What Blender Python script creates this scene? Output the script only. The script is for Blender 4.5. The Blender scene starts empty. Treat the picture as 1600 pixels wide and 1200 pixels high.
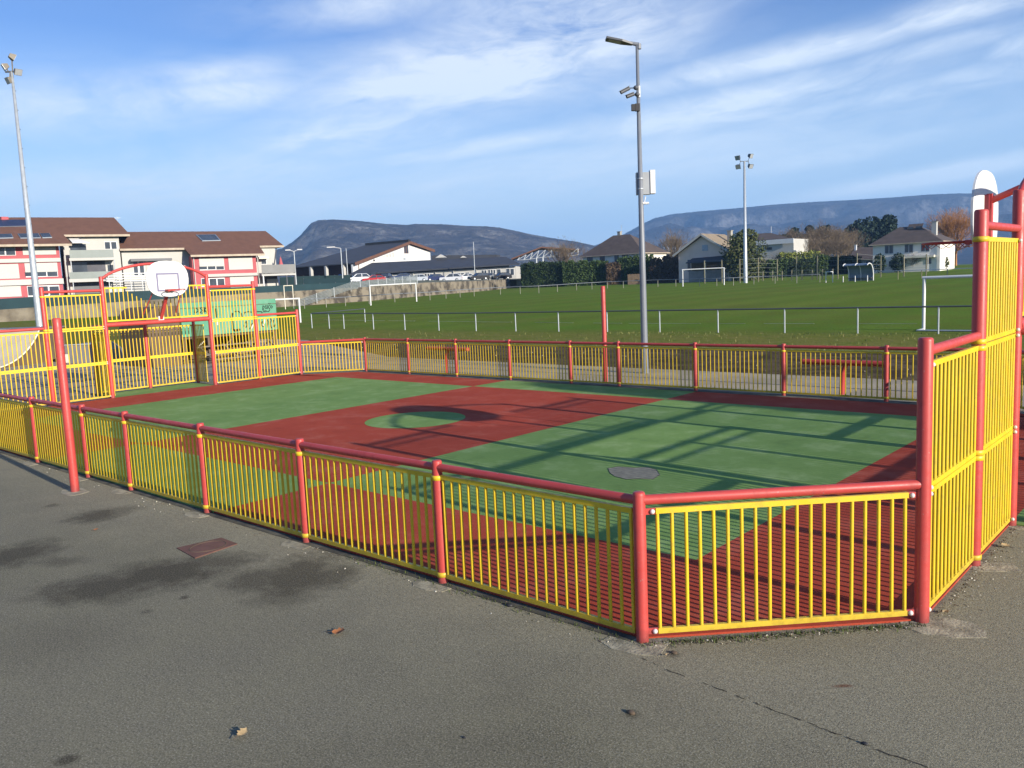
import bpy, math, random
from mathutils import Vector, noise
R_ = math.radians
scene = bpy.context.scene
COL = scene.collection
random.seed(7)

# ------------------------------------------------------------------ camera frame (metres, Z up; court runs along X, width along Y)
W0, H0 = 1600.0, 1200.0
F_PX = 1300.37
YAW, PITCH, ROLL = -0.7330225, -0.1192973, -0.0441964
CAM = Vector((0, 0, 2.35))
V0 = 4.376                                                   # Y of the near court fence
def basis():
    f = Vector((math.sin(YAW)*math.cos(PITCH), math.cos(YAW)*math.cos(PITCH), math.sin(PITCH)))
    r = Vector((math.cos(YAW), -math.sin(YAW), 0)); u = r.cross(f)
    c, s = math.cos(ROLL), math.sin(ROLL)
    return c*r+s*u, c*u-s*r, f
CR, CU, CF = basis()
def ray(px, py): return CF + CR*((px-800)/F_PX) + CU*((600-py)/F_PX)
def at(px, py, D): return CAM + ray(px, py)*D                 # point at depth D
def tz(x, y):                                                 # the land rises gently away from the court
    r = math.hypot(x, y)
    return 0.0112*max(0.0, min(r, 230.0)-45.0)
def gnd(px, py):                                              # where a sight line meets the land
    d = ray(px, py); lo, hi = 1.0, 400.0
    for _ in range(60):
        m = (lo+hi)/2; p = CAM+d*m
        if p.z > tz(p.x, p.y): lo = m
        else: hi = m
    return CAM+d*lo
def g0(px, py, z=0.0):
    d = ray(px, py); return CAM + d*((z-CAM.z)/d.z)
def depth(p): return (Vector(p)-CAM).dot(CF)
def zat(x, y, py):                                            # height on a vertical through (x, y) seen at row py
    lo, hi = -5.0, 60.0
    for _ in range(60):
        m = (lo+hi)/2; d = Vector((x, y, m))-CAM
        if 600-F_PX*d.dot(CU)/d.dot(CF) > py: lo = m
        else: hi = m
    return lo

# ------------------------------------------------------------------ materials
def nt(name):
    m = bpy.data.materials.new(name); m.use_nodes = True
    n = m.node_tree.nodes; return m, n, m.node_tree.links, n['Principled BSDF']
def mathn(n, l, op, a, b=None, clamp=False):
    x = n.new('ShaderNodeMath'); x.operation = op; x.use_clamp = clamp
    for i, v in enumerate((a, b)):
        if v is None: continue
        if isinstance(v, (int, float)): x.inputs[i].default_value = v
        else: l.new(v, x.inputs[i])
    return x.outputs[0]
def mixc(n, l, fac, a, b, mode='MIX'):
    x = n.new('ShaderNodeMix'); x.data_type = 'RGBA'; x.blend_type = mode
    for i, v in ((0, fac), (6, a), (7, b)):
        if isinstance(v, (int, float)): x.inputs[i].default_value = v
        elif isinstance(v, (tuple, list)): x.inputs[i].default_value = (*v[:3], 1)
        else: l.new(v, x.inputs[i])
    return x.outputs[2]
def noisen(n, l, vec, scale, detail=4, rough=.55):
    x = n.new('ShaderNodeTexNoise'); x.inputs['Scale'].default_value = scale
    x.inputs['Detail'].default_value = detail; x.inputs['Roughness'].default_value = rough
    if vec is not None: l.new(vec, x.inputs['Vector'])
    return x.outputs[0]
def rampn(n, l, v, a, b, lo=0.0, hi=1.0):
    x = n.new('ShaderNodeMapRange'); l.new(v, x.inputs[0])
    for i, q in enumerate((a, b, lo, hi)): x.inputs[i+1].default_value = q
    return x.outputs[0]
def objco(n): return n.new('ShaderNodeTexCoord').outputs['Object']
def pm(name, col, rough=.6, var=.18, scale=3.0, metal=0.0, bump=0.0, bscale=60.0, col2=None, spec=None, lo=.42, hi=.6):
    m, n, l, b = nt(name); co = objco(n)
    f = noisen(n, l, co, scale, 5)
    if col2 is None:
        c1 = tuple(min(1, c*(1+var)) for c in col); c2 = tuple(c*(1-var) for c in col)
        c = mixc(n, l, rampn(n, l, f, .3, .7), c2, c1)
    else: c = mixc(n, l, rampn(n, l, f, lo, hi), col, col2)
    l.new(c, b.inputs['Base Color'])
    b.inputs['Roughness'].default_value = rough; b.inputs['Metallic'].default_value = metal
    if spec is not None: b.inputs['Specular IOR Level'].default_value = spec
    if bump:
        bp = n.new('ShaderNodeBump'); bp.inputs['Strength'].default_value = bump; bp.inputs['Distance'].default_value = .02
        l.new(noisen(n, l, co, bscale, 4), bp.inputs['Height']); l.new(bp.outputs[0], b.inputs['Normal'])
    return m
M = {}
def paintwork(name, col, chip, dirt):
    m, n, l, b = nt(name); co = objco(n)
    f = noisen(n, l, co, 2.2, 5); g = noisen(n, l, co, 11, 6, .7); h = noisen(n, l, co, 48, 3, .6)
    c = mixc(n, l, rampn(n, l, f, .3, .7), tuple(q*.90 for q in col), tuple(q*1.08 for q in col))
    c = mixc(n, l, rampn(n, l, g, .54, .72, 0, .6), c, dirt)
    c = mixc(n, l, rampn(n, l, h, .70, .73, 0, .8), c, chip)
    sp = n.new('ShaderNodeSeparateXYZ'); l.new(co, sp.inputs[0])
    c = mixc(n, l, rampn(n, l, mathn(n, l, 'ADD', sp.outputs[2], mathn(n, l, 'MULTIPLY', mathn(n, l, 'SUBTRACT', g, .5), .30)), .0, .13, .62, 0), c, tuple(q*.42+.03 for q in dirt))
    l.new(c, b.inputs['Base Color']); l.new(rampn(n, l, g, .35, .65, .34, .58), b.inputs['Roughness'])
    return m
M['red'] = paintwork('red_paint', (.46, .054, .046), (.30, .20, .17), (.28, .036, .030))
M['yellow'] = paintwork('yellow_paint', (.68, .465, .018), (.45, .36, .16), (.36, .25, .03))
M['white'] = pm('white_paint', (.62, .62, .61), .5, .05, 2.0)
M['bolt'] = pm('bolt_caps', (.62, .58, .56), .45, .1, 20)
M['galv'] = pm('galvanised_steel', (.42, .45, .47), .42, .12, 5, metal=.35)
M['grey'] = pm('grey_paint', (.165, .18, .205), .45, .08, 3)
M['dgrey'] = pm('dark_grey_paint', (.075, .08, .09), .5, .1, 4)
M['black'] = pm('black_plastic', (.02, .02, .022), .6, .1, 4)
M['lampglass'] = pm('lamp_glass', (.33, .34, .36), .2, .08, 6)
M['glass'] = pm('dark_glass', (.045, .055, .07), .12, .3, .8)
M['cream'] = pm('cream_enamel', (.66, .60, .48), .5, .08, 4)
M['concrete'] = pm('concrete', (.30, .285, .25), .9, .2, 3, bump=.25, bscale=40)
M['footing'] = pm('footing_concrete', (.27, .245, .175), .95, .45, 9, bump=.5, bscale=50)
M['render_white'] = pm('white_render', (.45, .44, .41), .9, .05, .4)
M['house_white'] = pm('house_render', (.74, .71, .64), .9, .06, .4)
M['render_shade'] = pm('pale_render', (.42, .41, .385), .9, .07, .4)
M['pink'] = pm('pink_render', (.40, .095, .105), .9, .06, .5)
M['shutter'] = pm('roller_shutter', (.44, .44, .41), .6, .04, .5)
M['rooftile'] = pm('brown_roof_tile', (.130, .060, .038), .9, .14, 1.2, bump=.4, bscale=8)
M['roofdark'] = pm('dark_roof_tile', (.075, .056, .047), .9, .2, .9, bump=.4, bscale=7)
M['roofslate'] = pm('slate_roof', (.040, .044, .055), .75, .12, .5)
M['rooftan'] = pm('tan_roof_tile', (.25, .195, .13), .9, .15, 1.0, bump=.4, bscale=7)
M['fascia'] = pm('fascia_wood', (.40, .33, .25), .8, .15, 2)
M['brownwood'] = pm('brown_wood', (.11, .05, .03), .8, .2, 2)
M['darkwood'] = pm('weathered_wood', (.10, .07, .045), .9, .3, 3)
M['plyedge'] = pm('plywood_side', (.115, .078, .050), .9, .3, 1.5)
M['rampgrey'] = pm('ramp_sheet', (.17, .165, .17), .6, .2, 1.2)
M['rampbeige'] = pm('ramp_surface', (.50, .44, .33), .55, .12, 1.0)
M['teal'] = pm('teal_screen', (.010, .036, .044), .85, .15, .6)
M['tealdark'] = pm('dark_teal_screen', (.012, .035, .037), .9, .2, .6)
M['mesh'] = pm('mesh_wire', (.24, .27, .27), .6, .1, 3)
M['green_panel'] = pm('mint_green_paint', (.075, .26, .155), .7, .14, 1.2, col2=(.13, .30, .20))
M['graffiti'] = pm('black_spray_paint', (.012, .014, .016), .8, .2, 3)
M['graffiti2'] = pm('white_spray_paint', (.6, .62, .62), .8, .2, 3)
M['stonewall'] = pm('stained_stone_wall', (.205, .175, .130), .95, .25, .75, col2=(.060, .050, .038), bump=.8, bscale=4, lo=.44, hi=.60)
M['concwall'] = pm('concrete_wall', (.22, .19, .14), .95, .2, .5, col2=(.12, .10, .072), bump=.3, bscale=8)
M['bluegrey'] = pm('blue_grey_panel', (.13, .17, .22), .35, .15, 1)
M['wirepost'] = pm('concrete_post', (.23, .205, .13), .9, .15, 2)
M['bark'] = pm('bark', (.085, .062, .042), .95, .3, 4)
M['twig'] = pm('bare_twigs', (.15, .11, .07), .95, .3, .7)
M['twigorange'] = pm('orange_twigs', (.36, .165, .045), .95, .25, .8)
def leafm(name, a, b, s=.8):
    m = pm(name, a, .75, .2, s, col2=b, spec=.25); return m
M['leaf_dark'] = leafm('dark_foliage', (.012, .024, .008), (.030, .055, .014))
M['leaf_mid'] = leafm('mid_foliage', (.028, .052, .012), (.060, .095, .022))
M['leaf_ever'] = leafm('evergreen_foliage', (.030, .046, .014), (.095, .105, .035))
M['leaf_brown'] = leafm('brown_foliage', (.060, .040, .022), (.095, .062, .035))
M['leaf_lime'] = leafm('lime_foliage', (.15, .175, .025), (.22, .24, .05))
M['pine'] = leafm('pine_foliage', (.012, .026, .018), (.030, .052, .034), .5)
M['dryleaf'] = pm('dry_leaf', (.34, .13, .045), .8, .3, 30)
M['dryleaf2'] = pm('pale_dry_leaf', (.42, .30, .15), .8, .3, 30)
M['mossm'] = pm('moss_green', (.055, .075, .018), .95, .4, 20)
M['grit'] = pm('pale_grit', (.50, .47, .40), .9, .3, 30)
M['rust'] = pm('rusty_plate', (.135, .062, .045), .8, .2, 8, bump=.3, bscale=60)

# ------------------------------------------------------------------ mesh builder
class MB:
    def __init__(s): s.v = []; s.f = []; s.sm = []
    def add(s, vs, fs, smooth=False):
        o = len(s.v); s.v += [Vector(p) for p in vs]
        for f in fs: s.f.append([o+i for i in f]); s.sm.append(smooth)
        return s
    def hexa(s, a): return s.add(a, [(3,2,1,0),(4,5,6,7),(0,1,5,4),(1,2,6,5),(2,3,7,6),(3,0,4,7)])
    def obox(s, o, a, b, c):                                  # corner + three edge vectors
        o, a, b, c = map(Vector, (o, a, b, c))
        if a.cross(b).dot(c) < 0: a, b = b, a
        return s.hexa([o, o+a, o+a+b, o+b, o+c, o+a+c, o+a+b+c, o+b+c])
    def box(s, x0, y0, z0, x1, y1, z1): return s.obox((x0,y0,z0), (x1-x0,0,0), (0,y1-y0,0), (0,0,z1-z0))
    def bar(s, p, q, w, h, up=(0,0,1)):                       # square bar along p-q
        p, q = Vector(p), Vector(q); d = (q-p).normalized(); sd = d.cross(Vector(up))
        if sd.length < 1e-4: sd = d.cross(Vector((1,0,0)))
        sd.normalize(); u = sd.cross(d)
        return s.obox(p-sd*w/2-u*h/2, q-p, sd*w, u*h)
    def ring(s, c, d, r, n):
        d = Vector(d).normalized(); a = d.orthogonal().normalized(); b = d.cross(a)
        return [Vector(c)+a*(r*math.cos(2*math.pi*i/n))+b*(r*math.sin(2*math.pi*i/n)) for i in range(n)]
    def tube(s, p, q, r, r2=None, n=10, caps=True):
        r2 = r if r2 is None else r2; p, q = Vector(p), Vector(q); d = q-p
        A = s.ring(p, d, r, n); B = s.ring(q, d, r2, n)
        s.add(A+B, [(i, (i+1)%n, n+(i+1)%n, n+i) for i in range(n)], True)
        if caps: s.add(A, [tuple(range(n))[::-1]]); s.add(B, [tuple(range(n))])
        return s
    def lathe(s, base, prof, n=14, axis=(0,0,1)):             # prof: (radius, height)
        base = Vector(base); ax = Vector(axis).normalized()
        a = ax.orthogonal().normalized(); b = ax.cross(a); vs = []
        for r, h in prof:
            for i in range(n):
                t = 2*math.pi*i/n; vs.append(base+ax*h+a*(r*math.cos(t))+b*(r*math.sin(t)))
        fs = [(k*n+i, k*n+(i+1)%n, (k+1)*n+(i+1)%n, (k+1)*n+i) for k in range(len(prof)-1) for i in range(n)]
        return s.add(vs, fs, True)
    def path(s, pts, r, n=8, closed=False):
        pts = [Vector(p) for p in pts]; vs = []; N = len(pts); ref = None
        for i, p in enumerate(pts):
            d = (pts[(i+1)%N]-pts[i-1]) if closed else (pts[min(i+1, N-1)]-pts[max(i-1, 0)])
            d.normalize()
            if ref is None: ref = d.orthogonal().normalized()
            a = (ref-d*ref.dot(d)).normalized(); ref = a; b = d.cross(a)
            rr = r[i] if isinstance(r, (list, tuple)) else r
            vs += [p+a*(rr*math.cos(2*math.pi*k/n))+b*(rr*math.sin(2*math.pi*k/n)) for k in range(n)]
        M_ = N if closed else N-1
        s.add(vs, [(i*n+k, i*n+(k+1)%n, ((i+1)%N)*n+(k+1)%n, ((i+1)%N)*n+k) for i in range(M_) for k in range(n)], True)
        if not closed:
            s.add(vs[:n], [tuple(range(n))[::-1]]); s.add(vs[-n:], [tuple(range(n))])
        return s
    def prism(s, poly, ext):                                  # planar polygon swept by ext
        P = [Vector(p) for p in poly]; e = Vector(ext); n = len(P)
        nr = Vector((0,0,0))
        for i in range(n): nr += P[i].cross(P[(i+1)%n])
        if nr.dot(e) < 0: P = P[::-1]
        return s.add(P+[p+e for p in P], [tuple(range(n))[::-1], tuple(range(n, 2*n))]+[(i, (i+1)%n, n+(i+1)%n, n+i) for i in range(n)])
    def sphere(s, c, r, n=10, m=6, sc=(1,1,1)):
        vs = []; c = Vector(c)
        for j in range(m+1):
            t = math.pi*j/m
            for i in range(n):
                a = 2*math.pi*i/n
                vs.append(c+Vector((r*sc[0]*math.sin(t)*math.cos(a), r*sc[1]*math.sin(t)*math.sin(a), r*sc[2]*math.cos(t))))
        return s.add(vs, [(j*n+i, (j+1)*n+i, (j+1)*n+(i+1)%n, j*n+(i+1)%n) for j in range(m) for i in range(n)], True)
    def build(s, name, m, root=None, loc=None):
        o_ = Vector(loc) if loc is not None else (Vector(root['_o']) if root is not None else Vector((0,0,0)))
        me = bpy.data.meshes.new(name); me.from_pydata([p-o_ for p in s.v], [], s.f)
        me.polygons.foreach_set('use_smooth', s.sm)
        for q in (m if isinstance(m, (list, tuple)) else [m]): me.materials.append(q)
        me.update(); ob = bpy.data.objects.new(name, me); COL.objects.link(ob)
        if root is not None: ob.parent = root; ob['_o'] = root['_o']
        elif loc is not None: ob.location = o_; ob['_o'] = tuple(o_)
        return ob
def tag(o, label, cat, group=None, kind=None):
    if label: o['label'] = label
    if cat: o['category'] = cat
    if group: o['group'] = group
    if kind: o['kind'] = kind
    return o
def thing(name, loc, label, cat, group=None):
    o = bpy.data.objects.new(name, None); COL.objects.link(o); o.empty_display_size = .3
    o.location = loc; o['_o'] = tuple(loc)
    return tag(o, label, cat, group)
def struct(name, mb, m, label=None):
    o = mb.build(name, m); o['kind'] = 'structure'
    if label: o['label'] = label
    return o
def copy_tree(o, parent=None):
    c = o.copy(); COL.objects.link(c)
    if parent is not None: c.parent = parent
    for ch in o.children: copy_tree(ch, c)
    return c

# ------------------------------------------------------------------ ground
def terrain():
    mb = MB(); rs = [0.5, 6, 12, 18, 24, 30, 38, 45, 55, 70, 90, 110, 140, 170, 200, 230, 300, 500, 900, 1600, 2600, 4300]; n = 72; vs = []
    for r in rs:
        for i in range(n):
            a = 2*math.pi*i/n; x, y = r*math.cos(a), r*math.sin(a); vs.append((x, y, tz(x, y)-.02))
    fs = [(k*n+i, k*n+(i+1)%n, (k+1)*n+(i+1)%n, (k+1)*n+i) for k in range(len(rs)-1) for i in range(n)]
    fs = [f[::-1] for f in fs]; fs.append(tuple(range(n)))
    mb.add(vs, [f[::-1] for f in fs], True)
    m, n_, l, b = nt('meadow_grass'); co = objco(n_)
    big = noisen(n_, l, co, .045, 4); fine = noisen(n_, l, co, 1.3, 6, .7); vf = noisen(n_, l, co, 9, 4, .7)
    green = mixc(n_, l, rampn(n_, l, big, .35, .65), (.118, .214, .031), (.170, .220, .043))
    olive = mixc(n_, l, rampn(n_, l, fine, .40, .62), (.150, .172, .036), (.250, .215, .070))
    sep = n_.new('ShaderNodeSeparateXYZ'); l.new(co, sep.inputs[0])
    y2 = mathn(n_, l, 'ADD', sep.outputs[1], mathn(n_, l, 'MULTIPLY', mathn(n_, l, 'SUBTRACT', fine, .5), 6.0))
    mid = noisen(n_, l, co, .16, 5, .65)
    green = mixc(n_, l, rampn(n_, l, mid, .45, .66, 0, .65), green, (.150, .150, .040))
    wv = n_.new('ShaderNodeTexWave'); wv.inputs['Scale'].default_value = .055; wv.inputs['Distortion'].default_value = .6; l.new(co, wv.inputs['Vector'])
    green = mixc(n_, l, mathn(n_, l, 'MULTIPLY', wv.outputs['Fac'], .35), green, (.082, .150, .022))
    c = mixc(n_, l, rampn(n_, l, y2, 29.5, 33.5), olive, green)
    c = mixc(n_, l, rampn(n_, l, fine, .46, .68, 0, .45), c, (.150, .145, .040))
    c = mixc(n_, l, rampn(n_, l, vf, .35, .65, 0, .5), c, (.046, .070, .014))
    l.new(c, b.inputs['Base Color']); b.inputs['Roughness'].default_value = 1; b.inputs['Specular IOR Level'].default_value = .0
    bp = n_.new('ShaderNodeBump'); bp.inputs['Strength'].default_value = .6; bp.inputs['Distance'].default_value = .05
    l.new(vf, bp.inputs['Height']); l.new(bp.outputs[0], b.inputs['Normal'])
    struct('ground', mb, m)
terrain()
def sheet(name, poly, z, m, thick=.0):
    mb = MB()
    P = [Vector((p[0], p[1], z)) for p in poly]
    if thick: mb.prism([p-Vector((0,0,thick)) for p in P], (0,0,thick))
    else:
        a = sum(P[i].x*P[(i+1)%len(P)].y-P[(i+1)%len(P)].x*P[i].y for i in range(len(P)))
        if a < 0: P = P[::-1]
        mb.add(P, [tuple(range(len(P)))])
    return struct(name, mb, m)

def asphalt_mat():
    m, n, l, b = nt('asphalt'); co = objco(n)
    f1 = noisen(n, l, co, .35, 5); f2 = noisen(n, l, co, 80, 4, .75); f3 = noisen(n, l, co, 1.7, 7, .7); f4 = noisen(n, l, co, 24, 5, .7); f5 = noisen(n, l, co, 105, 2, .6); f6 = noisen(n, l, co, .16, 4)
    c = mixc(n, l, rampn(n, l, f1, .35, .65), (.138, .128, .076), (.192, .176, .106))
    c = mixc(n, l, rampn(n, l, f3, .38, .62, 0, .55), c, (.118, .108, .076))
    c = mixc(n, l, rampn(n, l, f6, .45, .60, 0, .35), c, (.225, .208, .155))
    # paler, worn margin along the near fence
    sp = n.new('ShaderNodeSeparateXYZ'); l.new(co, sp.inputs[0])
    edge = mathn(n, l, 'ADD', mathn(n, l, 'SUBTRACT', V0, sp.outputs[1]), mathn(n, l, 'MULTIPLY', mathn(n, l, 'SUBTRACT', f3, .5), 1.6))
    c = mixc(n, l, rampn(n, l, edge, .15, 1.25, .62, 0), c, (.29, .265, .185))
    c = mixc(n, l, rampn(n, l, f4, .40, .60, 0, .40), c, (.092, .085, .060))
    c = mixc(n, l, rampn(n, l, f2, .50, .66, 0, .50), c, (.40, .375, .29))
    c = mixc(n, l, rampn(n, l, f2, .34, .47, .65, 0), c, (.040, .037, .027))
    c = mixc(n, l, rampn(n, l, f5, .61, .70, 0, .5), c, (.55, .52, .43))
    # damp and dirt stains lying on the asphalt: picture position, half extents there, strength
    stains = [(160, 918, 105, 24, .8), (262, 896, 105, 24, .85), (335, 878, 75, 15, .7), (412, 904, 75, 22, .7), (468, 900, 72, 38, .8), (515, 902, 45, 22, .7), (440, 935, 60, 16, .5), (25, 866, 62, 22, .8), (92, 878, 45, 8, .5), (152, 806, 46, 11, .8), (188, 797, 34, 7, .5), (60, 935, 40, 8, .3),
              (104, 1188, 17, 9, .8), (985, 1116, 13, 7, .6), (1052, 1022, 10, 6, .6), (228, 956, 11, 4, .5), (80, 790, 12, 3, .6), (287, 934, 8, 3, .7), (30, 1010, 160, 50, .18), (640, 1180, 260, 50, .16), (1250, 1000, 200, 30, .14)]
    wob = noisen(n, l, co, 4.5, 8, .78); tot = None
    for px, py, hw, hh, st in stains:
        p = g0(px, py); D = depth(p); rx, ry = hw*D/F_PX, hh*D*D/(F_PX*2.35)
        mp = n.new('ShaderNodeMapping'); mp.vector_type = 'TEXTURE'
        mp.inputs['Location'].default_value = (p.x, p.y, 0); mp.inputs['Rotation'].default_value = (0, 0, -YAW)
        mp.inputs['Scale'].default_value = (rx, ry, 1); l.new(co, mp.inputs[0])
        vl = n.new('ShaderNodeVectorMath'); vl.operation = 'LENGTH'; l.new(mp.outputs[0], vl.inputs[0])
        d = mathn(n, l, 'ADD', vl.outputs['Value'], mathn(n, l, 'MULTIPLY', mathn(n, l, 'SUBTRACT', wob, .5), 2.2))
        k = rampn(n, l, d, .45, 1.25, st, 0)
        tot = k if tot is None else mathn(n, l, 'MAXIMUM', tot, k)
    tot = mathn(n, l, 'MULTIPLY', tot, rampn(n, l, f2, .44, .66, 1.0, .6))
    c = mixc(n, l, tot, c, (.026, .021, .013))
    p = g0(1316, 1072); mp = n.new('ShaderNodeMapping'); mp.vector_type = 'TEXTURE'; mp.inputs['Location'].default_value = (p.x, p.y, 0)
    mp.inputs['Rotation'].default_value = (0, 0, -YAW); mp.inputs['Scale'].default_value = (.055, .018, 1); l.new(co, mp.inputs[0])
    vl = n.new('ShaderNodeVectorMath'); vl.operation = 'LENGTH'; l.new(mp.outputs[0], vl.inputs[0])
    c = mixc(n, l, rampn(n, l, mathn(n, l, 'ADD', vl.outputs['Value'], mathn(n, l, 'MULTIPLY', mathn(n, l, 'SUBTRACT', f4, .5), 2.0)), .4, 1.4, .8, 0), c, (.12, .045, .022))
    l.new(c, b.inputs['Base Color']); b.inputs['Roughness'].default_value = .9; b.inputs['Specular IOR Level'].default_value = .25
    bp = n.new('ShaderNodeBump'); bp.inputs['Strength'].default_value = .8; bp.inputs['Distance'].default_value = .010
    l.new(f2, bp.inputs['Height']); l.new(bp.outputs[0], b.inputs['Normal'])
    return m
M['asphalt'] = asphalt_mat()
sheet('asphalt_yard', [(-19.5, -12), (16, -12), (16, 15.6), (-22.6, 15.6), (-22.6, 6), (-24.5, 2)], 0.0, M['asphalt'])
def slabs_mat(name, c1, c2, cj, bw, bh, rot):
    m, n, l, b = nt(name); co = objco(n)
    f = noisen(n, l, co, 1.1, 6, .65)
    c = mixc(n, l, rampn(n, l, f, .35, .65), c1, c2)
    mp = n.new('ShaderNodeMapping'); mp.inputs['Rotation'].default_value = (0, 0, R_(rot)); l.new(co, mp.inputs[0])
    br = n.new('ShaderNodeTexBrick'); l.new(mp.outputs[0], br.inputs[0]); br.offset = .5
    br.inputs['Scale'].default_value = 1; br.inputs['Mortar Size'].default_value = .03; br.inputs['Brick Width'].default_value = bw; br.inputs['Row Height'].default_value = bh
    br.inputs['Mortar Smooth'].default_value = .3
    c = mixc(n, l, br.outputs['Fac'], c, cj)
    l.new(c, b.inputs['Base Color']); b.inputs['Roughness'].default_value = .92
    return m
M['slab'] = slabs_mat('skate_slab', (.25, .20, .145), (.33, .27, .20), (.085, .066, .048), 4.2, 1.15, 4)
sheet('skate_area', [(-22.6, -6), (-22.6, 18.8), (-36, 24.5), (-62, 24.5), (-58, 4), (-30, -6)], 0.0, M['slab'])
M['pathm'] = pm('pale_path', (.27, .22, .150), .95, .2, .9, col2=(.34, .28, .19), bump=.3, bscale=40)
sheet('path', [(-22.6, 15.6), (16, 15.6), (16, 17.7), (-22.6, 18.8)], 0.0, M['pathm'])
M['dirtm'] = pm('bare_earth', (.055, .038, .022), 1, .3, 1.4, col2=(.115, .082, .050), spec=.05, bump=.6, bscale=18)
sheet('dirt_strip', [(-22.6, 18.8), (16, 17.7), (16, 23.2), (-12, 24.0), (-22, 24.3), (-36, 24.5)], -.006, M['dirtm'])
mb = MB()
for a, b_, w in (((-36, 18.35), (-12, 17.55), .05), ((-22, 17.0), (-3, 16.6), .03)):
    mb.bar((a[0], a[1], .004), (b_[0], b_[1], .004), w, .006)
struct('path_joint', mb, M['dgrey'])

# court floor: red and green rubber cells, thin slab on the asphalt
XR, XL, WC = -1.577, -20.81, 10.83
def rubber(name, a, b_, pale):
    m, n, l, b = nt(name); co = objco(n)
    f = noisen(n, l, co, .5, 5); f2 = noisen(n, l, co, 160, 2); f3 = noisen(n, l, co, 1.6, 6, .7)
    c = mixc(n, l, rampn(n, l, f, .35, .65), a, b_)
    c = mixc(n, l, rampn(n, l, f3, .50, .68, 0, .75), c, pale)
    c = mixc(n, l, rampn(n, l, f3, .30, .44, .55, 0), c, tuple(q*.66 for q in a))
    c = mixc(n, l, rampn(n, l, f2, .35, .65, 0, .35), c, tuple(q*.45 for q in a))
    l.new(c, b.inputs['Base Color']); b.inputs['Roughness'].default_value = .95; b.inputs['Specular IOR Level'].default_value = .12
    bp = n.new('ShaderNodeBump'); bp.inputs['Strength'].default_value = .35; bp.inputs['Distance'].default_value = .006
    l.new(f2, bp.inputs['Height']); l.new(bp.outputs[0], b.inputs['Normal'])
    return m
M['rubber_red'] = rubber('red_rubber', (.355, .054, .029), (.405, .064, .034), (.46, .12, .078))
M['rubber_green'] = rubber('green_rubber', (.158, .272, .076), (.192, .312, .088), (.30, .41, .17))
def court():
    zt = .014; xs = [XL, -18.92, -13.65, -8.455, -3.38, XR]; vs = [0.03, 1.56, 9.42, WC-.24]
    cols = {}
    for i in range(5):
        for j in range(3):
            inner = j == 1
            g = (inner and i in (1, 3)) or (not inner and i == 2)
            x0, x1, a, b_ = xs[i], xs[i+1], vs[j]+V0, vs[j+1]+V0
            P = [(x0, a), (x1, a), (x1, b_), (x0, b_)]
            if j != 1 and i in (0, 4):
                y_in, y_out = (b_, a) if j == 0 else (a, b_)
                cut = 1.33
                if i == 4: P = [(x0, y_out), (x1-cut, y_out), (x1, y_out+(cut if j == 0 else -cut)), (x1, y_in), (x0, y_in)]
                else: P = [(x1, y_out), (x0+cut, y_out), (x0, y_out+(cut if j == 0 else -cut)), (x0, y_in), (x1, y_in)]
            cols.setdefault(g, []).append(P)
    cols[True].append([(XL-1.2, V0+4.15), (XL, V0+4.15), (XL, V0+6.82), (XL-1.2, V0+6.82)])
    cols[True].append([(XR, V0+4.0), (XR+1.2, V0+4.0), (XR+1.2, V0+6.83), (XR, V0+6.83)])
    for g, nm in ((True, 'court_green_surface'), (False, 'court_red_surface')):
        mb = MB()
        for P in cols[g]: mb.prism([Vector((x, y, -.004)) for x, y in P], (0, 0, zt+.004))
        struct(nm, mb, M['rubber_green'] if g else M['rubber_red'])
    mb = MB(); c = Vector((-11.19, V0+5.42, zt+.003)); n = 64
    mb.add([c+Vector((.9*math.cos(2*math.pi*i/n), .9*math.sin(2*math.pi*i/n), 0)) for i in range(n)], [tuple(range(n))])
    struct('court_centre_circle', mb, M['rubber_green'])
    # worn-through patch showing the base layer
    mb = MB(); pts = [(950, 732), (966, 729), (990, 731), (1012, 730), (1026, 734), (1031, 742), (1020, 749), (1000, 748), (978, 749), (960, 744), (953, 739)]
    mb.add([g0(x, y, zt+.003) for x, y in pts][::-1], [tuple(range(len(pts)))])
    struct('court_worn_patch', mb, pm('worn_base', (.20, .185, .135), .95, .25, 12, bump=.4, bscale=60))
    mb = MB(); mb.path([g0(x, y, zt+.002) for x, y in pts], .0045, 5, True); struct('court_worn_edge', mb, pm('torn_rubber', (.06, .07, .04), .9, .3, 8))
court()
M['gutter'] = pm('fence_foot_shade', (.030, .028, .020), .95, .4, 3, col2=(.10, .092, .066))  # fence shade painted as dark sheets on the ground along both side fences
sheet('fence_shade_strip', [(-19.4, V0+WC-.24), (-2.9, V0+WC-.24), (-2.9, V0+WC+.12), (-19.4, V0+WC+.12)], .004, M['gutter'])
sheet('fence_shade_strip', [(-22.5, V0-.07), (-2.95, V0-.06), (-2.95, V0+.03), (-22.5, V0+.03)], .004, M['gutter'])

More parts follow.
